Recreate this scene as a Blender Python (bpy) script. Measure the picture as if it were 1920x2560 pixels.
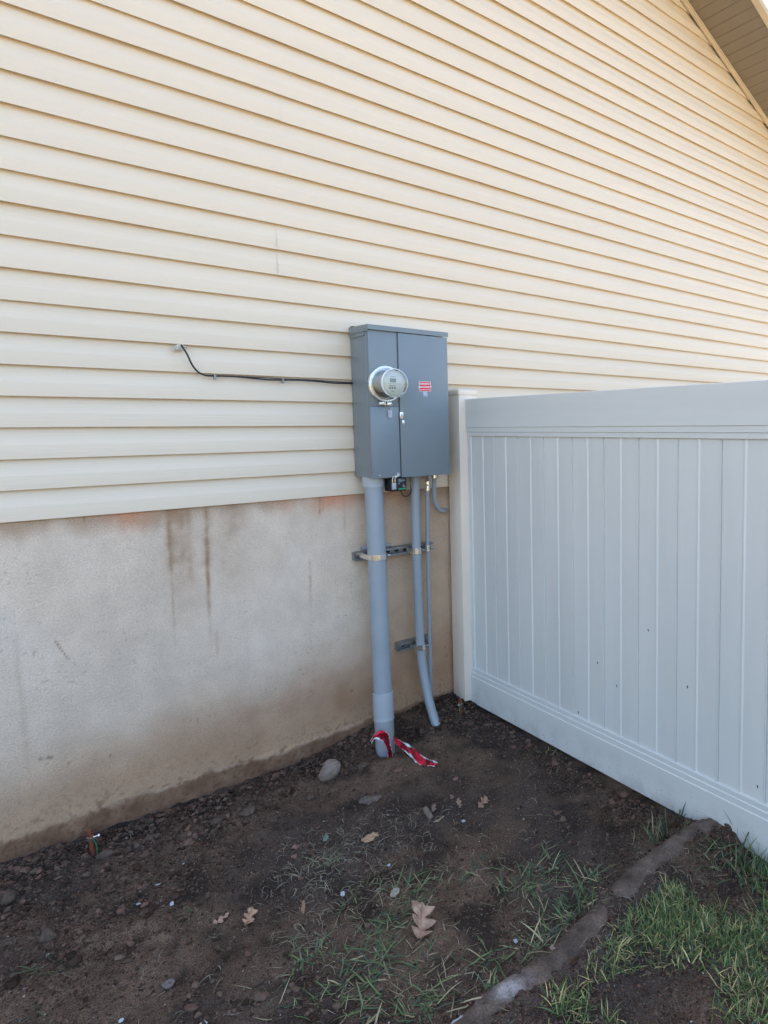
import bpy, bmesh, math, random
import numpy as np
from mathutils import Vector, Matrix, noise as mnoise
random.seed(7); RNG = np.random.default_rng(11)
S = bpy.context.scene
for o in list(bpy.data.objects): bpy.data.objects.remove(o)
COL = S.collection

# ------------------------------------------------------------------ camera
U = .1143                       # height of one siding course
D, H = 3.05131, 1.575           # camera distance from the wall, height
cam = bpy.data.cameras.new('camera'); co = bpy.data.objects.new('camera', cam); COL.objects.link(co)
S.camera = co
yaw, pitch, roll = .7463, -.0826, -.0078
r = Vector((math.cos(yaw), -math.sin(yaw), 0)); fh = Vector((math.sin(yaw), math.cos(yaw), 0)); up = Vector((0, 0, 1))
F = fh*math.cos(pitch)+up*math.sin(pitch); Uv = -fh*math.sin(pitch)+up*math.cos(pitch)
right = r*math.cos(roll)+Uv*math.sin(roll); cup = -r*math.sin(roll)+Uv*math.cos(roll)
co.matrix_world = Matrix.Translation((0, -D, H)) @ Matrix((right, cup, -F)).transposed().to_4x4()
cam.sensor_fit = 'HORIZONTAL'; cam.sensor_width = 36; cam.lens = 36*1590.7/1920
cam.shift_x = -(1405.7-960)/1920; cam.shift_y = -(1280-1196.8)/1920
cam.clip_start = .05; cam.clip_end = 1500
S.render.resolution_x, S.render.resolution_y = 768, 1024

# ------------------------------------------------------------------ world, sun, exposure
SUN_EL, SUN_AZ = math.radians(42), math.radians(25)      # azimuth from +Y towards +X: behind the house
w = bpy.data.worlds.new('World'); S.world = w; w.use_nodes = True
nt = w.node_tree; sky = nt.nodes.new('ShaderNodeTexSky'); sky.sky_type = 'NISHITA'; sky.sun_disc = False
sky.sun_elevation = SUN_EL; sky.sun_rotation = SUN_AZ
sky.air_density = 1.0; sky.dust_density = 5.0; sky.ozone_density = 1.0
bg = nt.nodes['Background']; nt.links.new(sky.outputs[0], bg.inputs[0]); bg.inputs[1].default_value = .10
sl = bpy.data.lights.new('sun', 'SUN'); so = bpy.data.objects.new('sun', sl); COL.objects.link(so)
sl.energy = 5.0; sl.angle = math.radians(.5); sl.color = (1, .93, .82)
sd = Vector((math.sin(SUN_AZ)*math.cos(SUN_EL), math.cos(SUN_AZ)*math.cos(SUN_EL), math.sin(SUN_EL)))
so.rotation_euler = sd.to_track_quat('Z', 'Y').to_euler()
S.view_settings.view_transform = 'Standard'; S.view_settings.look = 'None'
S.view_settings.exposure = 2.98; S.view_settings.gamma = 1

# ------------------------------------------------------------------ materials
def clear(m):
    m.use_nodes = True; t = m.node_tree
    return t, t.nodes['Principled BSDF']
def N(t, typ, **kw):
    n = t.nodes.new(typ)
    for k, v in kw.items():
        if k in n.inputs.keys() if hasattr(n.inputs, 'keys') else False: n.inputs[k].default_value = v
        else: setattr(n, k, v)
    return n
def mat(name, col, rough=.5, metal=0, var=.06, vscale=6, bump=0, bscale=200, stretch=(1, 1, 1), attr=None, spec=.5, fine=0, fscale=150):
    m = bpy.data.materials.new(name); t, b = clear(m); L = t.links.new
    b.inputs['Roughness'].default_value = rough; b.inputs['Metallic'].default_value = metal
    b.inputs['Specular IOR Level'].default_value = spec
    tc = N(t, 'ShaderNodeTexCoord'); mp = N(t, 'ShaderNodeMapping'); mp.inputs['Scale'].default_value = stretch
    L(tc.outputs['Object'], mp.inputs[0])
    if attr:
        src = N(t, 'ShaderNodeAttribute', attribute_name=attr).outputs['Color']
    else:
        c = N(t, 'ShaderNodeRGB'); c.outputs[0].default_value = (*col, 1); src = c.outputs[0]
    def mul(src, scale, amt, det=4):
        nz = N(t, 'ShaderNodeTexNoise'); nz.inputs['Scale'].default_value = scale; nz.inputs['Detail'].default_value = det
        nz.inputs['Roughness'].default_value = .6
        L(mp.outputs[0], nz.inputs['Vector'])
        r_ = N(t, 'ShaderNodeMapRange'); r_.inputs['From Min'].default_value = .3; r_.inputs['From Max'].default_value = .7
        r_.inputs['To Min'].default_value = 1-amt; r_.inputs['To Max'].default_value = 1+amt
        L(nz.outputs['Fac'], r_.inputs['Value'])
        v = N(t, 'ShaderNodeVectorMath', operation='SCALE'); L(src, v.inputs[0]); L(r_.outputs[0], v.inputs['Scale'])
        return v.outputs[0]
    if var: src = mul(src, vscale, var)
    if fine: src = mul(src, fscale, fine, 2)
    L(src, b.inputs['Base Color'])
    if bump:
        nz = N(t, 'ShaderNodeTexNoise'); nz.inputs['Scale'].default_value = bscale; nz.inputs['Detail'].default_value = 5
        L(mp.outputs[0], nz.inputs['Vector'])
        bp = N(t, 'ShaderNodeBump'); bp.inputs['Strength'].default_value = 1; bp.inputs['Distance'].default_value = bump
        L(nz.outputs['Fac'], bp.inputs['Height']); L(bp.outputs[0], b.inputs['Normal'])
    return m
M = {}
M['siding'] = mat('siding_vinyl', (.74, .63, .475), .42, var=.035, vscale=1.3, bump=.0009, bscale=90, stretch=(.05, 1, 3), spec=.4)
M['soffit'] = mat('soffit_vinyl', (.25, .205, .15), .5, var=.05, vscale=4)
M['trim'] = mat('cream_trim', (.68, .57, .42), .45, var=.04)
M['fascia'] = mat('fascia_white', (.82, .82, .80), .4, var=.03)
M['roof'] = mat('shingles', (.08, .07, .065), .9, var=.3, vscale=20)
M['stucco'] = mat('stucco', (1, 1, 1), .92, attr='Col', var=.07, vscale=9, bump=.0035, bscale=150, spec=.1, fine=.13, fscale=170)
M['vinyl'] = mat('fence_vinyl', (.68, .69, .645), .36, var=.055, vscale=3, spec=.45, bump=.0002, bscale=60, stretch=(1, 1, .15))
def splash(m, zlo, zhi, col=(.20, .15, .11)):
    t = m.node_tree; b = t.nodes['Principled BSDF']; L = t.links.new; src = b.inputs['Base Color'].links[0].from_socket
    tc = N(t, 'ShaderNodeTexCoord'); sp = N(t, 'ShaderNodeSeparateXYZ'); L(tc.outputs['Object'], sp.inputs[0])
    g = N(t, 'ShaderNodeMapRange'); g.inputs['From Min'].default_value = zlo; g.inputs['From Max'].default_value = zhi; g.inputs['To Min'].default_value = 1; g.inputs['To Max'].default_value = 0; L(sp.outputs[2], g.inputs['Value'])
    acc = None
    for sc, lo, hi, k in ((9, .45, .8, .55), (120, .60, .72, .8)):
        nz = N(t, 'ShaderNodeTexNoise'); nz.inputs['Scale'].default_value = sc; nz.inputs['Detail'].default_value = 4; L(tc.outputs['Object'], nz.inputs['Vector'])
        r_ = N(t, 'ShaderNodeMapRange'); r_.inputs['From Min'].default_value = lo; r_.inputs['From Max'].default_value = hi; r_.inputs['To Max'].default_value = k; L(nz.outputs['Fac'], r_.inputs['Value'])
        if acc is None: acc = r_.outputs[0]
        else:
            a = N(t, 'ShaderNodeMath', operation='MAXIMUM'); L(acc, a.inputs[0]); L(r_.outputs[0], a.inputs[1]); acc = a.outputs[0]
    mu = N(t, 'ShaderNodeMath', operation='MULTIPLY'); L(acc, mu.inputs[0]); L(g.outputs[0], mu.inputs[1])
    mx = N(t, 'ShaderNodeMix', data_type='RGBA'); L(mu.outputs[0], mx.inputs[0]); L(src, mx.inputs[6]); mx.inputs[7].default_value = (*col, 1); L(mx.outputs[2], b.inputs['Base Color'])
M['vinylp'] = mat('fence_vinyl_post_warmlit', (.80, .70, .57), .38, var=.03, vscale=3, spec=.45)  # warmer than the panel vinyl: warm light on the post put into its colour
M['vinylh'] = mat('fence_vinyl_rail', (.68, .69, .645), .36, var=.06, vscale=3, spec=.45, bump=.0003, bscale=50, stretch=(1, .12, 1.5))
M['speck'] = mat('dirt_speck', (.03, .028, .025), .9)
M['paint'] = mat('enclosure_paint', (.185, .225, .245), .3, var=.03, vscale=4, spec=.5, bump=.0001, bscale=300)
M['paintd'] = mat('gap_black', (.012, .013, .014), .8)
M['pvc'] = mat('grey_pvc', (.305, .345, .375), .38, var=.05, vscale=7, spec=.45, bump=.0002, bscale=80)
M['pvcl'] = mat('light_grey_pvc', (.40, .44, .465), .35, var=.04, vscale=9)
splash(M['vinylh'], .02, .16); splash(M['vinylp'], .02, .12); splash(M['pvc'], .02, .25); splash(M['pvcl'], .02, .2)
M['galv'] = mat('galvanised_steel', (.70, .71, .70), .24, metal=.9, var=.15, vscale=40, bump=.0004, bscale=150)
M['zinc'] = mat('yellow_zinc', (.78, .77, .72), .25, metal=.95, var=.12, vscale=50)
M['strut'] = mat('strut_steel', (.27, .28, .29), .4, metal=.6, var=.15, vscale=40)
M['black'] = mat('black_plastic', (.016, .017, .018), .42, var=.1)
M['cable'] = mat('black_cable', (.012, .012, .013), .5, var=.2, vscale=60)
M['white'] = mat('white_print', (.8, .8, .8), .5, var=0)
M['green'] = mat('green_print', (.02, .28, .13), .5, var=0)
M['red'] = mat('sticker_red', (.70, .015, .03), .4, var=.05, vscale=30)
M['greysticker'] = mat('grey_sticker', (.42, .48, .54), .45, var=.05)
M['copper'] = mat('copper', (.36, .13, .08), .42, metal=.75, var=.3, vscale=60)
M['greenwire'] = mat('green_wire', (.03, .22, .08), .45)
M['stone'] = mat('river_stone', (.24, .185, .145), .75, var=.28, vscale=22, bump=.002, bscale=120, fine=.15, fscale=200)
M['earthrock'] = mat('earthy_rock', (.095, .065, .045), .9, var=.35, vscale=40, bump=.003, bscale=120, fine=.25, fscale=200)
M['curb'] = mat('dirty_concrete', (1, 1, 1), .95, attr='Col', var=.3, vscale=18, bump=.006, bscale=70, spec=.2, fine=.3, fscale=160)
M['dirt'] = mat('soil', (1, 1, 1), .95, attr='Col', var=.28, vscale=7, bump=.009, bscale=170, spec=0, fine=.65, fscale=300)
M['clod'] = mat('clod_soil', (1, 1, 1), 1, attr='Col', var=.3, vscale=45, bump=.003, bscale=260, spec=0)
M['grit'] = mat('grit', (1, 1, 1), .8, attr='Col', var=.2, vscale=60)
M['grass'] = mat('grass_blade', (1, 1, 1), .5, attr='Col', var=.12, vscale=40, spec=.3)
M['straw'] = mat('straw', (1, 1, 1), .7, attr='Col', var=.2, vscale=60)
M['leaf'] = mat('dry_oak_leaf', (1, 1, 1), .65, attr='Col', var=.15, vscale=70, bump=.0012, bscale=120)
M['bark'] = mat('bark', (.17, .13, .10), .9, var=.4, vscale=50, bump=.003, bscale=120, stretch=(1, 4, 1))
M['chip'] = mat('pale_chip', (.42, .45, .50), .5, var=.2, vscale=60)
M['sealant'] = mat('sealant', (.55, .52, .42), .8, var=.3, vscale=90, bump=.003, bscale=200)
M['meterface'] = mat('meter_face', (.86, .87, .84), .5, var=.02)
M['meterin'] = mat('meter_core', (.72, .74, .70), .5, var=.06)
M['lcd'] = mat('lcd', (.26, .29, .26), .35, var=0)
M['ink'] = mat('ink', (.16, .17, .16), .6, var=0)
M['tape'] = mat('foil_tape', (1, 1, 1), .25, metal=.35, attr='Col', var=.08, vscale=30, bump=.003, bscale=60)
M['tapeink'] = mat('tape_ink', (.01, .008, .008), .5, var=0)
def glass():
    m = bpy.data.materials.new('clear_cover'); t, b = clear(m); L = t.links.new
    out = t.nodes['Material Output']
    tr = N(t, 'ShaderNodeBsdfTransparent'); tr.inputs[0].default_value = (.94, .97, .96, 1)
    gl = N(t, 'ShaderNodeBsdfGlossy'); gl.inputs['Roughness'].default_value = .03
    fr = N(t, 'ShaderNodeFresnel'); fr.inputs['IOR'].default_value = 1.7
    mx = N(t, 'ShaderNodeMixShader'); L(fr.outputs[0], mx.inputs[0]); L(tr.outputs[0], mx.inputs[1]); L(gl.outputs[0], mx.inputs[2])
    L(mx.outputs[0], out.inputs[0]); return m
M['glass'] = glass()
M['rimglint'] = mat('rim_highlight', (.82, .87, .86), .12, var=0)  # pale colour paints in the bright highlights along the glass edge

# ------------------------------------------------------------------ object helpers
def tag(o, label=None, cat=None, group=None, kind=None):
    if label: o['label'] = label
    if cat: o['category'] = cat
    if group: o['group'] = group
    if kind: o['kind'] = kind
    return o
def empty(name, loc, label, cat, group=None):
    o = bpy.data.objects.new(name, None); COL.objects.link(o); o.location = loc; o.empty_display_size = .05
    return tag(o, label, cat, group)
def wloc(o):
    v = Vector(o.location)
    return v if not o.parent else Vector((0, 0, 0))
def link(name, me, m, parent=None, loc=None):
    o = bpy.data.objects.new(name, me); COL.objects.link(o)
    if m: me.materials.append(M[m] if isinstance(m, str) else m)
    if parent:
        o.parent = parent
        o.matrix_parent_inverse = Matrix.Translation(-wloc(parent))
    if loc is not None:
        me.transform(Matrix.Translation(-Vector(loc))); o.location = loc
    return o
class MB:
    def __init__(s): s.bm = bmesh.new()
    def merge(s, b, mtx=None):
        me = bpy.data.meshes.new('t'); b.to_mesh(me); b.free()
        if mtx: me.transform(mtx)
        s.bm.from_mesh(me); bpy.data.meshes.remove(me); return s
    def box(s, x0, x1, y0, y1, z0, z1, bev=0, seg=2, mtx=None):
        b = bmesh.new(); bmesh.ops.create_cube(b, size=1)
        for v in b.verts: v.co = Vector(((x0+x1)/2+v.co.x*(x1-x0), (y0+y1)/2+v.co.y*(y1-y0), (z0+z1)/2+v.co.z*(z1-z0)))
        if bev: bmesh.ops.bevel(b, geom=b.edges[:], offset=bev, segments=seg, affect='EDGES', profile=.5)
        return s.merge(b, mtx)
    def tube(s, pts, rad, n=20, cap=True, sub=0):
        pts = [Vector(p) for p in pts]
        if sub: pts, rad = smooth(pts, rad, sub)
        rr = rad if isinstance(rad, list) else [rad]*len(pts)
        b = bmesh.new(); rings = []; prev = None
        for i, p in enumerate(pts):
            t = (pts[min(i+1, len(pts)-1)]-pts[max(i-1, 0)]).normalized()
            if prev is None:
                a = Vector((0, 0, 1)) if abs(t.z) < .9 else Vector((1, 0, 0))
                nrm = t.cross(a).normalized()
            else: nrm = (prev-t*prev.dot(t)).normalized()
            prev = nrm; bn = t.cross(nrm)
            rings.append([b.verts.new(p+(nrm*math.cos(2*math.pi*k/n)+bn*math.sin(2*math.pi*k/n))*rr[i]) for k in range(n)])
        for a, c in zip(rings, rings[1:]):
            for k in range(n): b.faces.new((a[k], a[(k+1) % n], c[(k+1) % n], c[k]))
        if cap: b.faces.new(rings[0][::-1]); b.faces.new(rings[-1])
        bmesh.ops.recalc_face_normals(b, faces=b.faces[:])
        return s.merge(b)
    def lathe(s, prof, org, axis='y', n=64, mtx=None, closed=False):
        # prof: (radius, distance along axis)
        b = bmesh.new(); rings = []
        for rad, h in prof:
            ring = []
            for k in range(n):
                a = 2*math.pi*k/n; c, sn = math.cos(a)*rad, math.sin(a)*rad
                p = {'y': (c, h, sn), 'z': (c, sn, h), 'x': (h, c, sn)}[axis]
                ring.append(b.verts.new(Vector(org)+Vector(p)))
            rings.append(ring)
        seq = list(zip(rings, rings[1:])) + ([(rings[-1], rings[0])] if closed else [])
        for a, c in seq:
            for k in range(n): b.faces.new((a[k], a[(k+1) % n], c[(k+1) % n], c[k]))
        if not closed:
            if prof[0][0] > 1e-6: b.faces.new(rings[0][::-1])
            if prof[-1][0] > 1e-6: b.faces.new(rings[-1])
        bmesh.ops.remove_doubles(b, verts=b.verts[:], dist=1e-6)
        bmesh.ops.recalc_face_normals(b, faces=b.faces[:])
        return s.merge(b, mtx)
    def prism(s, poly, axis, a0, a1, mtx=None):
        # poly: 2d points; axis x -> (y,z), y -> (x,z), z -> (x,y)
        b = bmesh.new()
        def P(p, a): return {'x': (a, p[0], p[1]), 'y': (p[0], a, p[1]), 'z': (p[0], p[1], a)}[axis]
        A = [b.verts.new(P(p, a0)) for p in poly]; B = [b.verts.new(P(p, a1)) for p in poly]
        b.faces.new(A); b.faces.new(B[::-1]); n = len(poly)
        for k in range(n): b.faces.new((A[k], B[k], B[(k+1) % n], A[(k+1) % n]))
        bmesh.ops.recalc_face_normals(b, faces=b.faces[:])
        return s.merge(b, mtx)
    def build(s, name, m, parent=None, loc=None, ang=35):
        me = bpy.data.meshes.new(name); s.bm.to_mesh(me); s.bm.free()
        me.polygons.foreach_set('use_smooth', [True]*len(me.polygons))
        me.set_sharp_from_angle(angle=math.radians(ang))
        return link(name, me, m, parent, loc)
def smooth(pts, rad, sub):
    rr = rad if isinstance(rad, list) else [rad]*len(pts)
    out, ro = [], []
    for i in range(len(pts)-1):
        p0, p1, p2, p3 = pts[max(i-1, 0)], pts[i], pts[i+1], pts[min(i+2, len(pts)-1)]
        for k in range(sub):
            t = k/sub
            out.append(.5*((2*p1)+(p2-p0)*t+(2*p0-5*p1+4*p2-p3)*t*t+(3*p1-p0-3*p2+p3)*t**3)); ro.append(rr[i]*(1-t)+rr[i+1]*t)
    out.append(pts[-1]); ro.append(rr[-1]); return out, ro
def npmesh(name, V, Fc, colors=None, smoothf=True):
    # V (n,3), Fc (m,k) all faces the same size
    me = bpy.data.meshes.new(name); V = np.asarray(V, np.float32); Fc = np.asarray(Fc, np.int32); k = Fc.shape[1]
    me.vertices.add(len(V)); me.vertices.foreach_set('co', V.ravel())
    me.loops.add(Fc.size); me.loops.foreach_set('vertex_index', Fc.ravel())
    me.polygons.add(len(Fc)); me.polygons.foreach_set('loop_start', np.arange(0, Fc.size, k, dtype=np.int32))
    me.update(calc_edges=True)
    me.polygons.foreach_set('use_smooth', np.full(len(Fc), smoothf))
    if colors is not None:
        a = me.color_attributes.new('Col', 'FLOAT_COLOR', 'POINT')
        c = np.ones((len(V), 4), np.float32); c[:, :3] = colors; a.data.foreach_set('color', c.ravel())
    return me
def textmesh(name, body, size, m, fn, parent=None, depth=0, spacing=1.0, bold=0):
    cu = bpy.data.curves.new('txt', 'FONT'); cu.body = body; cu.size = size; cu.align_x = 'CENTER'; cu.align_y = 'CENTER'
    cu.space_character = spacing; cu.offset = bold
    o = bpy.data.objects.new('txt', cu); COL.objects.link(o); bpy.context.view_layer.update()
    me = bpy.data.meshes.new_from_object(o.evaluated_get(bpy.context.evaluated_depsgraph_get()))
    bpy.data.objects.remove(o)
    me.name = name
    for v in me.vertices: v.co = Vector(fn(v.co.x, v.co.y))
    return me

# ------------------------------------------------------------------ numpy noise
TAB = RNG.random((256, 256))
def vnoise(x, y):
    xi = np.floor(x).astype(int); yi = np.floor(y).astype(int); fx = x-xi; fy = y-yi
    fx = fx*fx*(3-2*fx); fy = fy*fy*(3-2*fy)
    a = TAB[xi & 255, yi & 255]; b = TAB[(xi+1) & 255, yi & 255]; c = TAB[xi & 255, (yi+1) & 255]; d = TAB[(xi+1) & 255, (yi+1) & 255]
    return (a*(1-fx)+b*fx)*(1-fy)+(c*(1-fx)+d*fx)*fy-.5
def fbm(x, y, sc, oct=4, g=.5, off=0):
    s = 0; a = 1; t = 0
    for i in range(oct):
        s = s+a*vnoise(x/sc+17.3*i+off, y/sc-9.1*i+off*1.7); t += a; a *= g; sc = sc/2.03
    return s/t*2
def sstep(a, b, x):
    t = np.clip((x-a)/(b-a), 0, 1); return t*t*(3-2*t)

# ------------------------------------------------------------------ terrain
CURB1 = [(2.0, -1.755), (1.80, -1.705), (1.62, -1.70), (1.43, -1.725)]
CURB2 = [(1.405, -1.728), (1.15, -1.770), (.92, -1.76), (.68, -1.80), (.40, -1.86)]
def seg_dist(x, y, pts):
    dmin = np.full(np.shape(x), 9.0)
    for (ax, ay), (bx, by) in zip(pts, pts[1:]):
        t = np.clip(((x-ax)*(bx-ax)+(y-ay)*(by-ay))/((bx-ax)**2+(by-ay)**2), 0, 1)
        dmin = np.minimum(dmin, np.hypot(x-ax-t*(bx-ax), y-ay-t*(by-ay)))
    return dmin
def macro(x, y):
    wl = np.interp(x, [-1, 0, .41, 1.05, 1.3, 1.44, 1.7, 1.98], [0, -.005, -.028, -.042, -.01, .02, .035, .04])
    h = wl*np.exp(-np.maximum(-y, 0)/.28)
    h = h+.03*np.exp(-(((x-1.86)/.12)**2+((y+.13)/.10)**2))
    h = h-.05*np.exp(-(((x-1.42)/.12)**2+((y+.24)/.10)**2))
    h = h+.012*np.exp(-(((x-1.25)/.18)**2+((y+.36)/.10)**2))
    h = h+.035*np.exp(-(((x-1.98)/.16)**2+((y+1.74)/.14)**2))*(x > 0)
    dc = seg_dist(x, y, CURB1+CURB2)
    h = h+.030*np.exp(-(dc/.10)**2)
    cy_ = np.interp(x, [.4, .68, .92, 1.15, 1.34, 1.43, 1.62, 1.8, 2.0], [-1.86, -1.80, -1.76, -1.775, -1.735, -1.725, -1.70, -1.705, -1.755])
    h = h+.020*sstep(.0, -.07, y-cy_)*sstep(.5, .9, x)*(1-.4*sstep(-.1, -.3, y-cy_))
    h = h-.03*np.exp(-((y+.012)/.02)**2)*sstep(-.3, .1, x)*sstep(.9, .5, x)
    return h
def rough(x, y):
    m = .35+0*x
    m = m+.9*np.exp(-((y+.13)/.16)**2)*sstep(1.5, 1.0, x)
    m = m+.8*np.exp(-(((x-.15)/.45)**2+((y+.5)/.35)**2))
    m = m+.9*np.exp(-(((x-1.8)/.3)**2+((y+.2)/.14)**2))
    m = m+.7*np.exp(-((x-1.9)/.13)**2)*sstep(-.1, -.4, y)
    m = m+.6*sstep(-1.5, -1.68, y)
    m = m*(1-.75*np.exp(-(((x-1.6)/.3)**2+((y+.75)/.4)**2)))
    return m
def gh(x, y):
    x = np.asarray(x, float); y = np.asarray(y, float)
    rg = rough(x, y); near = sstep(6, 3, np.hypot(x-1, y+1.2))
    h = macro(x, y)+near*(.012*fbm(x, y, .45, 3)+.012*rg*fbm(x, y, .11, 3, .6, 5)+.0125*rg*fbm(x, y, .038, 3, .65, 9)+.0015*fbm(x, y, .02, 2, .6, 13))
    # lumps
    n = fbm(x, y, .05, 2, .5, 21); h = h+near*rg*.022*np.clip(n-.2, 0, 1)
    return h
def axis(lo, hi, st, far, g=1.12):
    a = list(np.arange(lo, hi+st/2, st)); s_ = st; v = hi
    while v < far: s_ *= g; v += s_; a.append(v)
    s_ = st; v = lo
    while v > -far: s_ *= g; v -= s_; a.insert(0, v)
    return np.array(a)
xs = axis(-.3, 2.12, .0055, 400); ys = axis(-2.4, .03, .0055, 400)
X, Y = np.meshgrid(xs, ys, indexing='ij'); Z = gh(X, Y)
def dirtcol(x, y):
    base = np.array([.108, .075, .054])
    warm = np.array([.165, .112, .077]); dark = np.array([.042, .032, .026]); blue = np.array([.072, .060, .054])
    n1 = fbm(x, y, .5, 3, .6, 31)[..., None]; n2 = fbm(x, y, .12, 3, .6, 37)[..., None]
    c = base+(warm-base)*np.clip(n1*1.6+.3, 0, 1)
    c = c+(dark-c)*np.clip(-n2*1.8+.05, 0, .85)
    c = c+(blue-c)*np.clip(-n1*1.5, 0, .6)
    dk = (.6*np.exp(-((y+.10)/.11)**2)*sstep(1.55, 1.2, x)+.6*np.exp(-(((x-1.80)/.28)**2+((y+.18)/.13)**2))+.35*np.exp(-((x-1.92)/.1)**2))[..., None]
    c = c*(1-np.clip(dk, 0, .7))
    far = sstep(3.0, 5.0, np.hypot(x-1, y+1.2))[..., None]
    fc = np.array([.17, .14, .095])*(1+.3*n1)
    return c+(fc-c)*far
nx, ny = X.shape
idx = np.arange(nx*ny).reshape(nx, ny)
Fq = np.stack([idx[:-1, :-1], idx[1:, :-1], idx[1:, 1:], idx[:-1, 1:]], -1).reshape(-1, 4)
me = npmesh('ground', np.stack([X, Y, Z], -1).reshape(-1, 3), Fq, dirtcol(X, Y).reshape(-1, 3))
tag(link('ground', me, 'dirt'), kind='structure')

# ------------------------------------------------------------------ house
house = empty('house', (1.5, .3, 0), 'cream vinyl sided house with bare stucco foundation and tan soffit', 'house')
ZS = 1.2413; SLOPE = -.412; RX, RZ = 4.081, 4.727
RIDGE = 1.5; ZR = RZ+SLOPE*(RIDGE-RX)
XE = 7.4; XL = -4.4
def rz(x, sgn=1): return ZR-.412*abs(x-RIDGE)
def rake_x(z): return RX+(z-RZ)/SLOPE
def build_siding():
    V, Fc = [], []
    def prof(k, top=False):
        z = ZS+k*U; odd = k % 2
        o = .0185
        p = [(.0005, z+.007), (o-.0035, z+.007), (o-.0015, z)] if k else [(-.012, z+.0012)]
        if not odd and k: p = [(-.004, z+.012), (o-.004, z+.012), (o-.0015, z)]    # panel lock: dark slot under every second lap
        if not k: p += [(o-.0015, z)]
        p += [(o, z+.0012), (o-.0004, z+.012), (o-.0012, z+.44*U), (o-.0022, z+.475*U), (o-.0075, z+.58*U), (o-.012, z+.75*U), (.0012, z+.93*U), (.0005, z+U+.013)]
        return [(y-.0185, zz) for y, zz in p]
    seams = {16: 1.078, 15: 1.078, 10: 1.070, 9: 1.070, 6: 1.386, 5: 1.386, 12: 2.112, 13: 2.112, 3: -.75, 4: -.75}
    nk = int((ZR-ZS)/U)+1
    rs = random.Random(3)
    for k in range(nk):
        pr = prof(k)
        pieces = []
        xs_ = [None, seams[k], None] if k in seams else [None, None]
        for a, b in zip(xs_, xs_[1:]): pieces.append((a, b))
        for ip, (a, b) in enumerate(pieces):
            off = .0004 if (len(pieces) == 2 and ip == 1) else 0
            segs = 56 if k < 28 else 12
            ph = rs.random()*9; rows = []
            for (y, z) in pr:
                x1 = min(rake_x(z), XE) if b is None else b+(0 if off else .03)
                x0 = max(2*RIDGE-rake_x(z), XL) if a is None else a
                if x1 < x0+.02: x1 = x0+.02
                row = []
                for s_ in range(segs+1):
                    x = x0+(x1-x0)*s_/segs
                    wob = .0016*math.sin(x*2.1+ph)+.0011*math.sin(x*5.3+ph*2.3+k)+.0006*math.sin(x*13+ph)
                    lift = .0009*math.sin(x*1.7+ph*1.3)
                    row.append(len(V)); V.append((x, -(y+off)-.0*wob-wob*(1 if y > -.008 else .3), z+lift))
                rows.append(row)
            for r0, r1 in zip(rows, rows[1:]):
                for s_ in range(segs): Fc.append((r0[s_], r0[s_+1], r1[s_+1], r1[s_]))
    return npmesh('siding', V, Fc)
me = build_siding(); me.set_sharp_from_angle(angle=math.radians(28))
sid = link('siding', me, 'siding', house)
# wall behind the siding (house body) as a closed volume so that the house shades the yard
b = MB()
poly = [(XL, 0), (XE, 0), (XE, rz(XE)), (RIDGE, ZR), (XL, rz(XL))]
b.prism([(x, z) for x, z in poly], 'y', .022, 10)
b.build('wall', 'trim', house)
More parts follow.
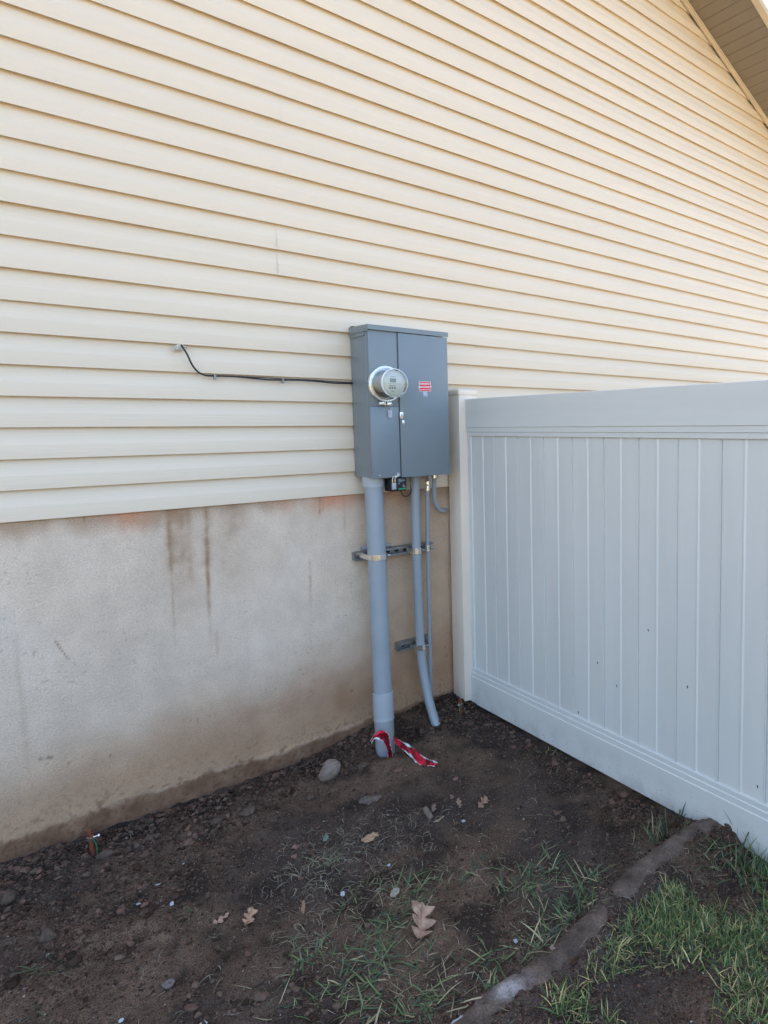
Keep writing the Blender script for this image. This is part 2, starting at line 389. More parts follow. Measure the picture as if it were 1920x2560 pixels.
# foundation sheet with its stains
fx = axis(-.3, 2.1, .006, 5.0, 1.25); fx = fx[(fx > XL) & (fx < XE)]; fx = np.concatenate([[XL], fx, [XE]]); fz = np.arange(-.3, ZS+.02, .006)
FX, FZ = np.meshgrid(fx, fz, indexing='ij')
def stain(x, z):
    base = np.array([.70, .575, .445])
    n = fbm(x, z, .4, 4, .55, 3)[..., None]; n2 = fbm(x, z*.35, .09, 3, .6, 8)[..., None]
    c = base*(1+.13*n+.07*n2)
    c = c+(np.array([.70, .61, .51])-c)*np.clip(n*1.0, 0, .5)
    tan = np.array([.45, .285, .17]); brn = np.array([.33, .20, .11]); org = np.array([.68, .31, .18]); mud = np.array([.15, .078, .046])
    top = np.interp(x, [-1, 0, .6, 1.1, 1.5, 2.0], [.50, .50, .48, .50, .66, .78])
    a = sstep(top*1.1, top*.2, z+.10*fbm(x, z, .3, 4, .6, 12))*.92; c = c+(tan-c)*a[..., None]
    c = c+(tan-c)*(sstep(1.35, 1.62, x)*.55)[..., None]
    a2 = np.exp(-((z-.16-.06*x)/.13)**2)*sstep(.4, 1.2, x)*(.35+.5*fbm(x, z, .25, 3, .6, 44)); c = c+(np.array([.34, .19, .11])-c)*np.clip(a2*1.8, 0, .8)[..., None]
    a3 = sstep(1.15, 1.245, z+.05*fbm(x, z*.4, .10, 3, .6, 50))*.7; c = c+(tan*.8-c)*a3[..., None]
    for (xo, wd, amp) in [(.44, .075, .75), (1.29, .10, .9), (1.62, .05, .5), (1.05, .05, .3)]:
        a = np.exp(-((x-xo)/wd)**2)*sstep(1.13, 1.235, z+.05*fbm(x, z, .1, 3, .6, 60))*amp; c = c+(org-c)*a[..., None]
    def streak(x0, x1, z0, z1, wd, amp, c=c):
        t = np.clip((z0-z)/(z0-z1), 0, 1); xc = x0+(x1-x0)*t+.004*fbm(x*0, z, .1, 3, .6, x0*30)
        return np.exp(-((x-xc)/wd)**2)*amp*sstep(z0+.02, z0-.01, z)*sstep(z1, z1+.35*(z0-z1), z)*(.75+.5*fbm(x, z, .03, 2, .5, 70))
    for st in [(.584, .582, 1.25, .93, .012, .75), (.60, .598, 1.25, .85, .032, .40), (.64, .64, 1.25, .7, .06, .30), (.80, .80, 1.25, .8, .07, .25), (.585, .58, 1.25, .60, .005, .45), (.63, .63, 1.25, .98, .010, .4), (.655, .654, 1.25, .86, .012, .45),
               (.726, .716, 1.25, .70, .007, .85), (.726, .718, 1.25, .90, .020, .5), (.72, .715, 1.1, .55, .007, .3), (.83, .83, 1.25, 1.06, .035, .45), (.88, .88, 1.25, 1.1, .02, .3),
               (1.222, 1.22, 1.25, 1.13, .005, .7), (1.236, 1.235, 1.25, 1.15, .004, .5), (1.163, 1.161, .93, .68, .006, .5), (1.345, 1.343, 1.25, 1.02, .006, .4),
               (.02, .03, 1.25, 1.17, .006, .6), (.30, .30, 1.25, 1.21, .004, .8), (.07, .08, .8, .2, .01, .25), (1.55, 1.55, 1.2, .7, .02, .3), (1.75, 1.75, 1.2, .3, .03, .35), (.74, .74, .68, .55, .006, .4)]:
        a = streak(*st); c = c+(brn-c)*np.clip(a, 0, .9)[..., None]
    # splash mud band along the soil line
    gl = np.interp(x, [-.5, 0, .41, 1.05, 1.44, 1.98], [.045, .05, .052, .03, .045, .06])
    nb = .016*fbm(x, z, .16, 4, .7, 80)+.010*fbm(x, z, .03, 3, .6, 83)
    a = sstep(gl+.014, gl-.010, z+nb)*(.78+.3*fbm(x, z, .05, 3, .6, 81)); c = c+(mud-c)*np.clip(a, 0, .95)[..., None]
    sp_ = sstep(.16, .34, vnoise(x/.012+9, z/.012))*np.exp(-np.maximum(z-gl, 0)/.07)*.7; c = c+(mud-c)*sp_[..., None]
    ed = np.exp(-((z+nb-gl-.004)/.006)**2)*np.clip(.4+fbm(x, z, .06, 3, .6, 85), 0, 1)*.5; c = c+(np.array([.50, .41, .32])-c)*(ed*.7)[..., None]
    pn = vnoise(x/.008, z/.008); pm = np.clip(fbm(x, z, .35, 3, .6, 77)*1.5+.45, .1, 1); c = c*(1-(.30*sstep(.34, .46, pn)*pm))[..., None]
    # scuff marks
    for (ax, az, bx, bz, wd) in [(.186, .771, .200, .735, .003), (.200, .735, .221, .689, .0022)]:
        t = np.clip(((x-ax)*(bx-ax)+(z-az)*(bz-az))/((bx-ax)**2+(bz-az)**2), 0, 1)
        dd = np.hypot(x-ax-t*(bx-ax), z-az-t*(bz-az)); c = c+(brn*.8-c)*np.exp(-(dd/wd)**2)[..., None]*.8
    for (px, pz, wd) in [(.116, .327, .006), (.138, .325, .005), (.147, .321, .006), (.13, .301, .003), (.2, .28, .004), (.33, .26, .004), (1.35, .23, .006), (1.91, .32, .005), (1.92, .27, .006), (.98, .35, .003), (1.33, .63, .003)]:
        c = c+(brn*.5-c)*np.exp(-(np.hypot(x-px, z-pz)/wd)**2)[..., None]*.85
    return np.clip(c, .01, 1)
fy = .012-.0025*fbm(FX, FZ, .5, 3)-.004*sstep(.055, .035, FZ+.012*fbm(FX, FZ, .14, 4, .65, 80))
nx, nz = FX.shape; idx = np.arange(nx*nz).reshape(nx, nz)
Fq = np.stack([idx[:-1, :-1], idx[1:, :-1], idx[1:, 1:], idx[:-1, 1:]], -1).reshape(-1, 4)
me = npmesh('foundation', np.stack([FX, fy, FZ], -1).reshape(-1, 3), Fq, stain(FX, FZ).reshape(-1, 3))
link('foundation', me, 'stucco', house)
# rake overhang: soffit boards, J trim, fascia, roof
ang = math.atan(SLOPE); OW = .45
def rake_m(sign):
    # local x runs down the rake, z normal to it
    return Matrix.Translation((RIDGE, 0, ZR)) @ Matrix.Rotation(-ang if sign > 0 else math.pi+ang, 4, 'Y')
LEN = (XE+.4)/math.cos(ang)
def rp(x, y, dz):      # point on the right rake, dz above the rake line
    return (x, y, ZR+SLOPE*x+dz)
b = MB()
for sgn in (1, -1):
    step = .0885*math.cos(ang); x = .0; xend = (XE+.35-RIDGE) if sgn > 0 else (RIDGE-XL+.35)
    bm = bmesh.new()
    while x < xend:
        n_ = 4
        pr_ = [(0, .004), (.10, .004), (.10, 0), (.9, 0), (1.0, .004)]
        vs = []
        for (t, dz) in [(0, .005), (.03, .005), (.06, 0), (.98, 0), (1.0, .005)]:
            xx = x+step*t
            vs.append([bm.verts.new((RIDGE+sgn*xx, -OW+.0, ZR+SLOPE*xx+dz)), bm.verts.new((RIDGE+sgn*xx, -.012, ZR+SLOPE*xx+dz))])
        for a, c in zip(vs, vs[1:]): bm.faces.new((a[0], a[1], c[1], c[0]))
        x += step
    bmesh.ops.recalc_face_normals(bm, faces=bm.faces[:]); b.merge(bm)
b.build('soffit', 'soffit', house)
for sgn in (1,):
    b = MB()
    def strip(b, y0, y1, dz0, dz1):
        bm = bmesh.new(); A = [bm.verts.new((RIDGE, y, ZR+dz)) for y, dz in ((y0, dz0), (y1, dz0), (y1, dz1), (y0, dz1))]
        x1 = XE+.4-RIDGE; B = [bm.verts.new((RIDGE+sgn*x1, y, ZR+SLOPE*x1+dz)) for y, dz in ((y0, dz0), (y1, dz0), (y1, dz1), (y0, dz1))]
        bm.faces.new(A); bm.faces.new(B[::-1])
        for k in range(4): bm.faces.new((A[k], B[k], B[(k+1) % 4], A[(k+1) % 4]))
        bmesh.ops.recalc_face_normals(bm, faces=bm.faces[:]); b.merge(bm)
    strip(b, -.032, -.015, -.014, -.001)
    strip(b, -.022, -.006, -.03, -.012)
    b.build('rake_trim', 'trim', house)
    b = MB(); strip(b, -OW-.028, -OW-.0, -.012, .02); strip(b, -OW-.004, -OW+.02, -.010, -.001); b.build('soffit_edge', 'trim', house)
    b = MB(); strip(b, -OW-.05, -OW-.029, -.012, .19); b.build('fascia', 'fascia', house)
b = MB()
for sgn in (1, -1):
    bm = bmesh.new(); x1 = (XE+.45-RIDGE) if sgn > 0 else (RIDGE-XL+.45)
    pts = [(0, .195), (x1, .195), (x1, .225), (0, .225)]
    A = [bm.verts.new((RIDGE+sgn*x, -OW-.07, ZR+SLOPE*x+dz)) for x, dz in pts]; B = [bm.verts.new((RIDGE+sgn*x, 10.4, ZR+SLOPE*x+dz)) for x, dz in pts]
    bm.faces.new(A); bm.faces.new(B[::-1])
    for k in range(4): bm.faces.new((A[k], B[k], B[(k+1) % 4], A[(k+1) % 4]))
    bmesh.ops.recalc_face_normals(bm, faces=bm.faces[:]); b.merge(bm)
b.build('roof', 'roof', house)

# ------------------------------------------------------------------ fence
XF = 1.98
fence = empty('vinyl_fence', (XF+.02, -.14, 0), 'pale grey vinyl privacy fence with grooved boards meeting the house wall', 'fence')
YE = -4.6
def rail(z0, z1, flip, name):
    # section in (x,z): broad face, two small steps towards the boards
    zz = lambda t: (z1-t) if not flip else (z0+t)
    P = [(XF+.002, zz(0)), (XF, zz(.002)), (XF, zz(.152)), (XF+.0035, zz(.1545)), (XF+.0035, zz(.177)), (XF+.007, zz(.1795)), (XF+.007, zz(.199)), (XF+.009, zz(.201)),
         (XF+.036, zz(.201)), (XF+.045, zz(.152)), (XF+.045, zz(0))]
    b = MB(); b.prism(P, 'y', -.134, YE); return b.build(name, 'vinylh', fence, ang=20)
rail(1.524, 1.725, False, 'top_rail'); rail(.024, .229, True, 'bottom_rail')
# boards: one tongue and groove sheet with small V beads
P = []; y = -.134; gy = [-.172-.0985*i for i in range(45)]
P.append((XF+.010, -.134)); P.append((XF+.010, -.165)); P.append((XF+.016, -.168))
for i, g in enumerate(gy[1:]):
    if g < YE+.05: break
    if i % 2: P += [(XF+.0155, g+.0065), (XF+.0125, g+.0035), (XF+.0125, g+.0005), (XF+.021, g-.0008), (XF+.021, g-.0022), (XF+.016, g-.004)]
    else: P += [(XF+.0155, g+.0075), (XF+.0125, g+.004), (XF+.0125, g+.0), (XF+.0165, g-.006), (XF+.016, g-.009)]
P.append((XF+.016, YE)); P2 = P+[(XF+.032, YE), (XF+.032, -.134)]
b = MB(); b.prism(P2, 'z', .215, 1.535); b.build('board_panel', 'vinyl', fence, ang=20)
def post(yc, top=1.785, hx=.0585):
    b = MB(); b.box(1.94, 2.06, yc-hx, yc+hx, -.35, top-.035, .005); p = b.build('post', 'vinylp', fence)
    b = MB()
    b.box(1.936, 2.064, yc-hx-.004, yc+hx+.004, top-.037, top-.012, .002)
    bm = bmesh.new(); q = [bm.verts.new(v) for v in ((1.937, yc-hx-.003, top-.0125), (2.063, yc-hx-.003, top-.0125), (2.063, yc+hx+.003, top-.0125), (1.937, yc+hx+.003, top-.0125))]
    t = [bm.verts.new(v) for v in ((1.955, yc-hx+.015, top), (2.045, yc-hx+.015, top), (2.045, yc+hx-.015, top), (1.955, yc+hx-.015, top))]
    for k in range(4): bm.faces.new((q[k], q[(k+1) % 4], t[(k+1) % 4], t[k]))
    bm.faces.new(t); bmesh.ops.recalc_face_normals(bm, faces=bm.faces[:]); b.merge(bm)
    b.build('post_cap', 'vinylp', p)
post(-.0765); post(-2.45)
for (y, z) in [(-1.944, .911), (-1.408, .734), (-1.117, .516), (-1.232, .444), (-1.606, .553), (-1.915, .277), (-.992, .244)]:
    b = MB(); mt = Matrix.Translation((XF+.0155, y, z)) @ Matrix.Rotation(random.uniform(-.5, .5), 4, 'X')
    b.box(-.0008, .0008, -.0022, .0022, -.0055, .0055, .0006, mtx=mt); b.build('dirt_speck', 'speck', fence)

# ------------------------------------------------------------------ electrical panel
EP = empty('electrical_panel', (1.616, -.1, 1.33), 'grey steel meter and breaker enclosure mounted on the cream siding', 'electrical panel')
x0, x1, xs_, z0, z1 = 1.400, 1.833, 1.5525, 1.331, 2.036
b = MB(); b.box(x0, x1-.001, -.180, -.002, z0, z1+.001, .003)
b.box(x0-.002, x0+.010, -.182, -.165, z0+.002, z1-.015, .001)
b.build('cabinet', 'paint', EP)
b = MB(); b.box(x0+.006, x1-.006, -.190, -.179, z0+.004, z1-.002); b.build('gap_liner', 'paintd', EP)
b = MB(); b.box(x0, xs_-.0015, -.1925, -.181, 1.6765, z1+.002, .0016); b.build('meter_cover', 'paint', EP)
b = MB(); b.box(x0-.001, xs_-.0035, -.1955, -.181, z0-.001, 1.6755, .0014); b.build('lower_cover', 'paint', EP)
b = MB(); b.box(xs_+.0015, x1+.001, -.199, -.181, z0-.004, z1-.001, .0028)
b.build('door', 'paint', EP)
lid = MB()
lid.prism([(.001, 2.066), (-.201, 2.061), (-.203, 2.059), (-.203, 2.0375), (-.2005, 2.0375), (-.2005, 2.047), (.001, 2.034)], 'x', x0-.005, x1+.004)
lid.box(x0-.0045, x0-.0015, -.198, -.003, 2.030, 2.05, .0008)
lo = lid.build('lid', 'paint', EP, ang=25)
b = MB(); b.box(x0-.0035, x0-.0005, -.16, -.01, 2.012, 2.029, .0008); b.build('side_flange', 'paint', EP)
b = MB(); b.box(x0+.0, x0+.04, -.03, -.002, 2.064, 2.072, .002); b.build('gasket', 'black', EP)
# meter
mx, mz, mf = 1.478, 1.783, -.1925
b = MB(); b.lathe([(.084, 0), (.084, -.012), (.079, -.018), (.070, -.020)], (mx, mf, mz)); meter = b.build('electric_meter', 'galv', EP)
b = MB(); b.lathe([(.0795, .001), (.0865, .0), (.0885, -.006), (.0885, -.012), (.0865, -.019), (.082, -.021), (.0785, -.0205), (.0785, -.016)], (mx, mf, mz), n=80)
b.build('sealing_ring', 'galv', meter)
b = MB(); b.lathe([(.074, -.018), (.0735, -.028), (.068, -.031), (.0665, -.040), (.0665, -.103), (.0640, -.110), (.058, -.1135), (.0, -.116)], (mx, mf, mz), n=80); b.build('glass_cover', 'glass', meter)
b = MB(); b.lathe([(.0666, -.096), (.0684, -.0985), (.0684, -.103), (.0668, -.1075), (.0640, -.109), (.0632, -.1055), (.0645, -.099)], (mx, mf, mz), n=80, closed=True); b.build('cover_rim', 'rimglint', meter)
b = MB(); b.lathe([(.062, -.018), (.0615, -.088), (.060, -.0885), (.0, -.0885)], (mx, mf, mz), n=64); b.build('meter_core', 'meterin', meter)
b = MB(); b.lathe([(.0585, -.0887), (.0585, -.0935), (.0, -.0935)], (mx, mf, mz), n=64); b.build('meter_face', 'meterface', meter)
yf = mf-.0937
b = MB(); b.box(mx-.020, mx+.011, yf-.0012, yf, mz+.004, mz+.022, .0006); b.build('lcd_display', 'lcd', meter)
marks = [(-.018, .010, .029, .0305), (-.030, .034, -.0035, -.003), (-.026, .010, -.0145, -.0115), (-.012, -.001, -.041, -.0385)]
marks += [(-.024+i*.0125, -.0165+i*.0125, -.027, -.019) for i in range(3)]
for a_, b_, c_, d_ in marks:
    b = MB(); b.box(mx+a_, mx+b_, yf-.0006, yf, mz+c_, mz+d_); b.build('face_print', 'ink', meter)
# ring clamp hardware at the bottom of the sealing ring
b = MB(); zc = mz-.094
b.box(mx-.012, mx-.0095, mf-.024, mf+.0, zc-.013, zc+.010, .0006); b.box(mx+.001, mx+.0035, mf-.024, mf+.0, zc-.013, zc+.010, .0006)
b.tube([(mx-.034, mf-.014, zc-.002), (mx+.024, mf-.014, zc-.004)], .0036, 12)
b.box(mx-.040, mx-.014, mf-.020, mf-.004, zc-.004, zc+.008, .0012); b.box(mx+.006, mx+.026, mf-.018, mf-.004, zc-.006, zc+.006, .0012)
b.lathe([(.005, -.004), (.005, .004)], (mx-.036, mf-.014, zc-.002), 'x', 6)
b.build('ring_clamp', 'zinc', meter)
# hasp on the door edge
b = MB(); b.box(xs_-.002, xs_+.017, -.203, -.198, 1.615, 1.650, .0015); b.box(xs_+.001, xs_+.010, -.212, -.201, 1.618, 1.636, .0015)
b.tube([(xs_+.004, -.205, 1.64), (xs_+.004, -.215, 1.634), (xs_+.004, -.207, 1.622)], .0018, 8, sub=4)
b.box(xs_+.008, xs_+.022, -.204, -.1995, 1.588, 1.612, .004, 3); b.lathe([(.0055, 0), (.0055, -.004), (.003, -.005)], (xs_+.015, -.204, 1.598), 'y', 16)
b.build('door_hasp', 'galv', EP)
for (x, z, y) in [(1.438, 1.343, -.1955), (1.533, 1.348, -.1955), (1.41, 1.330, -.15), (1.41, 1.329, -.186), (1.475, 1.329, -.188), (1.40, 1.330, -.10)]:
    b = MB(); b.lathe([(.0038, .001), (.0038, -.0015), (.002, -.0034), (0, -.0038)], (x, y, z), 'y', 14); b.build('screw', 'zinc', EP)
b = MB(); b.box(1.512, 1.545, -.1985, -.1955, 1.331, 1.341, .001, mtx=Matrix.Translation((1.53, 0, 1.338)) @ Matrix.Rotation(-.5, 4, 'Y') @ Matrix.Translation((-1.53, 0, -1.338)))
b.build('bottom_hasp', 'galv', EP)
# stickers
def flat(cx, cz, y, rot=0):
    c, s = math.cos(rot), math.sin(rot)
    return lambda u, v: (cx+u*c-v*s, y, cz+u*s+v*c)
SC = (1.6965, 1.780)
rotm = Matrix.Translation((SC[0], 0, SC[1])) @ Matrix.Rotation(-.035, 4, 'Y') @ Matrix.Translation((-SC[0], 0, -SC[1]))
b = MB(); b.box(SC[0]-.0335, SC[0]+.0335, -.1996, -.1990, SC[1]-.0245, SC[1]+.0245, mtx=rotm); st = b.build('warning_sticker', 'white', EP)
b = MB(); b.box(SC[0]-.0318, SC[0]+.0318, -.1999, -.1995, SC[1]-.0150, SC[1]+.0228, mtx=rotm); b.box(SC[0]-.0318, SC[0]+.0318, -.1999, -.1995, SC[1]-.0228, SC[1]-.0170, mtx=rotm); b.build('red_field', 'red', st)
for txt, dz in (('EMERGENCY', .0125), ('DISCONNECT', -.0035)):
    me = textmesh('lettering', txt, .0118, 'white', flat(SC[0], SC[1]+dz, -.2002, .035), bold=.0004); link('lettering', me, 'white', st)
b = MB(); b.box(1.683, 1.709, -.1996, -.1990, 1.728, 1.7545, mtx=rotm); s2 = b.build('inspection_sticker', 'greysticker', EP)
me = textmesh('numeral', 'L', .018, 'white', flat(1.696, 1.744, -.1999)); link('numeral', me, 'white', s2)
b = MB(); b.box(1.6855, 1.7065, -.1999, -.1995, 1.731, 1.7335); b.build('sticker_line', 'ink', s2)

# seal tag and padlock
t = empty('seal_tag', (1.50, -.206, 1.64), 'pale blue metal seal tag hanging under the round meter', 'seal tag')
b = MB(); b.box(1.488, 1.5105, -.2005, -.1985, 1.621, 1.660, .0008); tg = b.build('tag_plate', 'chip', t)
b = MB(); b.tube([(1.497, -.2035, 1.657), (1.493, -.210, 1.672), (1.500, -.2135, 1.690), (1.508, -.2115, 1.682), (1.505, -.2065, 1.668), (1.500, -.2015, 1.656)], .0009, 8, sub=5); b.build('wire_loop', 'galv', t)
t = empty('padlock', (1.508, -.2, 1.27), 'small steel padlock hanging from the lower left enclosure cover', 'padlock')
b = MB(); b.box(1.4985, 1.5185, -.206, -.1935, 1.270, 1.302, .0025); b.build('lock_body', 'chip', t)
b = MB(); b.tube([(1.502, -.1998, 1.300), (1.502, -.1998, 1.322), (1.504, -.1998, 1.331), (1.5085, -.1998, 1.334), (1.513, -.1998, 1.331), (1.515, -.1998, 1.322), (1.515, -.1998, 1.300)], .0018, 10, sub=4); b.build('shackle', 'galv', t)
# surge protector
t = empty('surge_protector', (1.57, -.13, 1.27), 'small black surge protector box with green stripe under the enclosure', 'surge protector')
b = MB(); b.box(1.500, 1.585, -.186, -.115, 1.258, 1.326, .004); b.build('housing', 'black', t)
b = MB(); b.box(1.536, 1.583, -.1875, -.1865, 1.262, 1.3225, .0003); lab = b.build('label_plate', 'black', t)
b = MB(); b.box(1.5375, 1.5815, -.1885, -.1876, 1.2655, 1.2725); b.build('green_stripe', 'green', lab)
b = MB(); rs = random.Random(5)
for zz, wd in ((1.317, .016), (1.3125, .036), (1.3085, .034), (1.3045, .018)): b.box(1.540, 1.540+wd, -.1880, -.1876, zz, zz+.0014)
b.box(1.5405, 1.5445, -.1880, -.1876, 1.294, 1.299); b.box(1.563, 1.570, -.1880, -.1876, 1.287, 1.289); b.box(1.562, 1.576, -.1880, -.1876, 1.282, 1.284); b.box(1.566, 1.577, -.1880, -.1876, 1.277, 1.279)
b.build('label_print', 'greysticker', lab)
b = MB(); b.tube([(1.578, -.13, 1.26), (1.585, -.13, 1.245), (1.597, -.128, 1.228), (1.615, -.122, 1.222), (1.635, -.115, 1.226), (1.655, -.105, 1.245), (1.662, -.09, 1.29), (1.664, -.085, 1.33)], .0028, 10, sub=5); b.build('lead_wire', 'cable', t)

# ------------------------------------------------------------------ conduits
def lerp(a, b, t): return tuple(a[i]+(b[i]-a[i])*t for i in range(3))
t = empty('large_conduit', (1.42, -.2, 0), 'thick grey plastic conduit rising from the soil into the enclosure', 'conduit')
A, B = (1.447, -.108, 1.325), (1.416, -.207, -.09)
zt = lambda z: (A[2]-z)/(A[2]-B[2])
b = MB(); b.tube([lerp(A, B, s) for s in (0, .25, .5, zt(.24))], .0445, 48); b.build('pipe', 'pvc', t)
b = MB(); b.tube([(1.447, -.106, 1.333), (1.447, -.106, 1.284)], [.0535, .0525], 48); b.build('terminal_adapter', 'pvcl', t)
b = MB(); P = [lerp(A, B, zt(z)) for z in (.262, .2615, .150, .142, .128, .122, -.09)]
b.tube(P, [.0475, .0495, .0495, .0485, .0505, .0470, .0465], 48); b.build('coupling', 'pvcl', t)
t = empty('medium_conduit', (1.7, -.2, 0), 'mid sized grey plastic conduit with curved foot bent out of the wall corner', 'conduit')
b = MB(); b.tube([(1.681, -.098, 1.315), (1.681, -.098, .93), (1.684, -.10, .60), (1.687, -.102, .42), (1.690, -.112, .31), (1.693, -.132, .22), (1.696, -.163, .12), (1.700, -.205, .035), (1.705, -.245, -.035), (1.709, -.275, -.09)], .0235, 32, sub=5); b.build('pipe', 'pvc', t)
b = MB(); b.tube([(1.681, -.098, 1.333), (1.681, -.098, 1.298)], .0285, 32); b.build('adapter', 'pvc', t)
t = empty('thin_conduit', (1.77, -.07, 0), 'thin grey conduit running straight down beside the fence post corner', 'conduit')
b = MB(); b.tube([(1.772, -.07, 1.27), (1.765, -.07, 1.0), (1.763, -.07, .6), (1.762, -.07, .0)], .0108, 20); b.build('pipe', 'pvc', t)
b = MB(); b.tube([(1.775, -.07, 1.262), (1.773, -.07, 1.236)], .0142, 20); b.tube([(1.776, -.07, 1.286), (1.775, -.07, 1.264)], .0122, 6); b.build('compression_fitting', 'galv', t)
b = MB(); b.tube([(1.776, -.07, 1.332)]+[(1.776, -.07, 1.332-.0035*i) for i in range(1, 14)], [.0135+.002*(i % 2) for i in range(14)], 20); b.build('threaded_nipple', 'galv', t)
t = empty('flexible_conduit', (1.82, -.05, 1.1), 'short grey flexible conduit curving from the enclosure into the wall behind the fence post', 'conduit')
b = MB(); b.tube([(1.823, -.06, 1.31), (1.821, -.057, 1.25), (1.822, -.055, 1.20), (1.832, -.053, 1.158), (1.850, -.050, 1.130), (1.872, -.042, 1.115), (1.895, -.028, 1.110), (1.92, -.004, 1.109), (1.935, .015, 1.109)], .0115, 20, sub=6); b.build('flexible_tube', 'pvc', t)
b = MB(); b.tube([(1.823, -.06, 1.333), (1.823, -.06, 1.318)], .019, 8); b.tube([(1.823, -.06, 1.317), (1.823, -.06, 1.300)], .0155, 20); b.build('connector', 'zinc', t)
def strut(name, xa, xb, zc, label, back=.008, hz=.0205):
    t = empty(name, ((xa+xb)/2, 0, zc-hz), label, 'strut channel', 'metal strut channels on the foundation wall')
    y1 = back; y0 = -.043; w_ = .0025
    b = MB()
    P = [(y1, zc-hz), (y0, zc-hz), (y0, zc-hz+.010), (y0+.005, zc-hz+.010), (y0+.005, zc-hz+.0075), (y0+w_, zc-hz+.0075), (y0+w_, zc-hz+w_), (-.016, zc-hz+w_),
         (-.016, zc+hz-w_), (y0+w_, zc+hz-w_), (y0+w_, zc+hz-.0075), (y0+.005, zc+hz-.0075), (y0+.005, zc+hz-.010), (y0, zc+hz-.010), (y0, zc+hz), (y1, zc+hz)]
    b.prism(P, 'x', xa, xb); b.build('channel', 'strut', t, ang=30)
    n_ = int((xb-xa)/.05)
    for i in range(n_):
        xx = xa+.035+i*.05; b = MB()
        b.lathe([(.0075, 0), (.0075, -.0008)], (xx, -.0162, zc), 'y', 16, mtx=Matrix.Translation((xx, 0, 0)) @ Matrix.Scale(1.7, 4, (1, 0, 0)) @ Matrix.Translation((-xx, 0, 0))); b.build('slot_hole', 'paintd', t)
    return t
strut('strut_channel', 1.374, 1.818, .927, 'long horizontal metal strut channel behind both thick conduits')
strut('strut_channel', 1.596, 1.795, .406, 'short lower metal strut channel near the wall corner')
def clamp(cx, cy, zc, rad, label, m='zinc', hz=.013):
    t = empty('pipe_clamp', (cx, cy, zc), label, 'pipe clamp', 'metal pipe clamps holding the conduits')
    b = MB(); bm = bmesh.new(); R0 = rad+.0008; R1 = rad+.0032
    rows = []
    path = [(R0 if 0 else -(rad+.002), .045)] if 0 else []
    arc = [math.radians(a) for a in range(-200, 21, 10)]
    for z in (zc-hz, zc+hz):
        for RR in (R0, R1):
            row = [bm.verts.new((cx-RR-0, -.036, z))] if 0 else []
            row += [bm.verts.new((cx+math.cos(a)*RR, cy+math.sin(a)*RR, z)) for a in arc]
            rows.append(row)
    a_, b_, c_, d_ = rows; n_ = len(a_)
    for i in range(n_-1):
        bm.faces.new((b_[i], b_[i+1], d_[i+1], d_[i])); bm.faces.new((a_[i+1], a_[i], c_[i], c_[i+1]))
        bm.faces.new((a_[i], a_[i+1], b_[i+1], b_[i])); bm.faces.new((c_[i+1], c_[i], d_[i], d_[i+1]))
    bmesh.ops.recalc_face_normals(bm, faces=bm.faces[:]); b.merge(bm)
    for sx in (-1, 1):
        xx = cx+sx*(rad+.002)
        b.box(xx-.0013, xx+.0013, -.040 if cy < -.06 else cy, cy+.002, zc-hz*.95, zc+hz*.95) if cy < -.04 else None
    b.build('strap', m, t)
    b = MB(); yb = cy-rad*.35; xb = cx+rad+.002
    b.lathe([(.0065, 0), (.0065, .005), (.0035, .0052), (.0035, .014)], (xb, yb-.004, zc), 'x', 6); b.lathe([(.0095, 0), (.0095, .0012)], (xb, yb-.004, zc), 'x', 20)
    b.tube([(xb-.004, yb-.004, zc), (xb+.018, yb-.004, zc)], .0028, 10)
    b.build('bolt', 'galv', t)
pz = lerp(A, B, zt(.938))
clamp(pz[0], pz[1], .938, .0445, 'wide bright metal clamp round the thick conduit', hz=.0135)
clamp(1.681, -.098, .928, .0235, 'metal clamp on the mid sized conduit at the long strut', hz=.0145)
clamp(1.764, -.07, .926, .0108, 'small dark metal clamp on the thin conduit', 'galv', hz=.016)
clamp(1.6872, -.103, .408, .0235, 'metal clamp on the curved conduit at the short lower strut', hz=.0145)
b = MB(); b.lathe([(.0085, 0), (.0105, 0), (.0105, .16), (.0085, .16)], (1.408, -.03, .964), 'x', 24, closed=True)
tag(b.build('pipe_stub', 'pvc', None, (1.408, -.03, .953)), 'short hollow grey pipe end lying on the long strut behind the thick conduit', 'pipe')

# ------------------------------------------------------------------ cable along the siding
t = empty('cable_run', (1.0, -.01, 1.8), 'thin black cable sagging across the siding to the grey enclosure', 'cable')
b = MB(); b.tube([(.665, .004, 1.925), (.663, -.016, 1.917), (.677, -.026, 1.886), (.695, -.022, 1.843), (.716, -.016, 1.816), (.742, -.012, 1.803), (.775, -.011, 1.801), (.85, -.011, 1.8025), (.925, -.011, 1.799), (1.0, -.012, 1.7945), (1.06, -.012, 1.796), (1.13, -.012, 1.7985), (1.214, -.012, 1.797), (1.30, -.012, 1.792), (1.402, -.012, 1.793)], .0036, 12, sub=6)
b.build('cable', 'cable', t)
b = MB(); b.tube([(.76, -.0105, 1.803), (.85, -.010, 1.804), (.93, -.008, 1.8035), (1.02, -.010, 1.802), (1.09, -.009, 1.8015), (1.2, -.010, 1.802), (1.32, -.009, 1.7985), (1.402, -.010, 1.798)], .0022, 10, sub=6); b.build('second_strand', 'cable', t)
for x, z in ((.781, 1.798), (1.064, 1.794)):
    b = MB(); b.box(x-.004, x+.004, -.020, -.004, z-.012, z+.001, .001); b.box(x-.0045, x+.005, -.021, -.006, z-.001, z+.008, .0015)
    b.lathe([(.003, 0), (.003, -.002)], (x, -.020, z-.007), 'y', 10); b.build('cable_clip', 'strut', t)
bm = bmesh.new(); bmesh.ops.create_icosphere(bm, subdivisions=4, radius=1)
rs = random.Random(4)
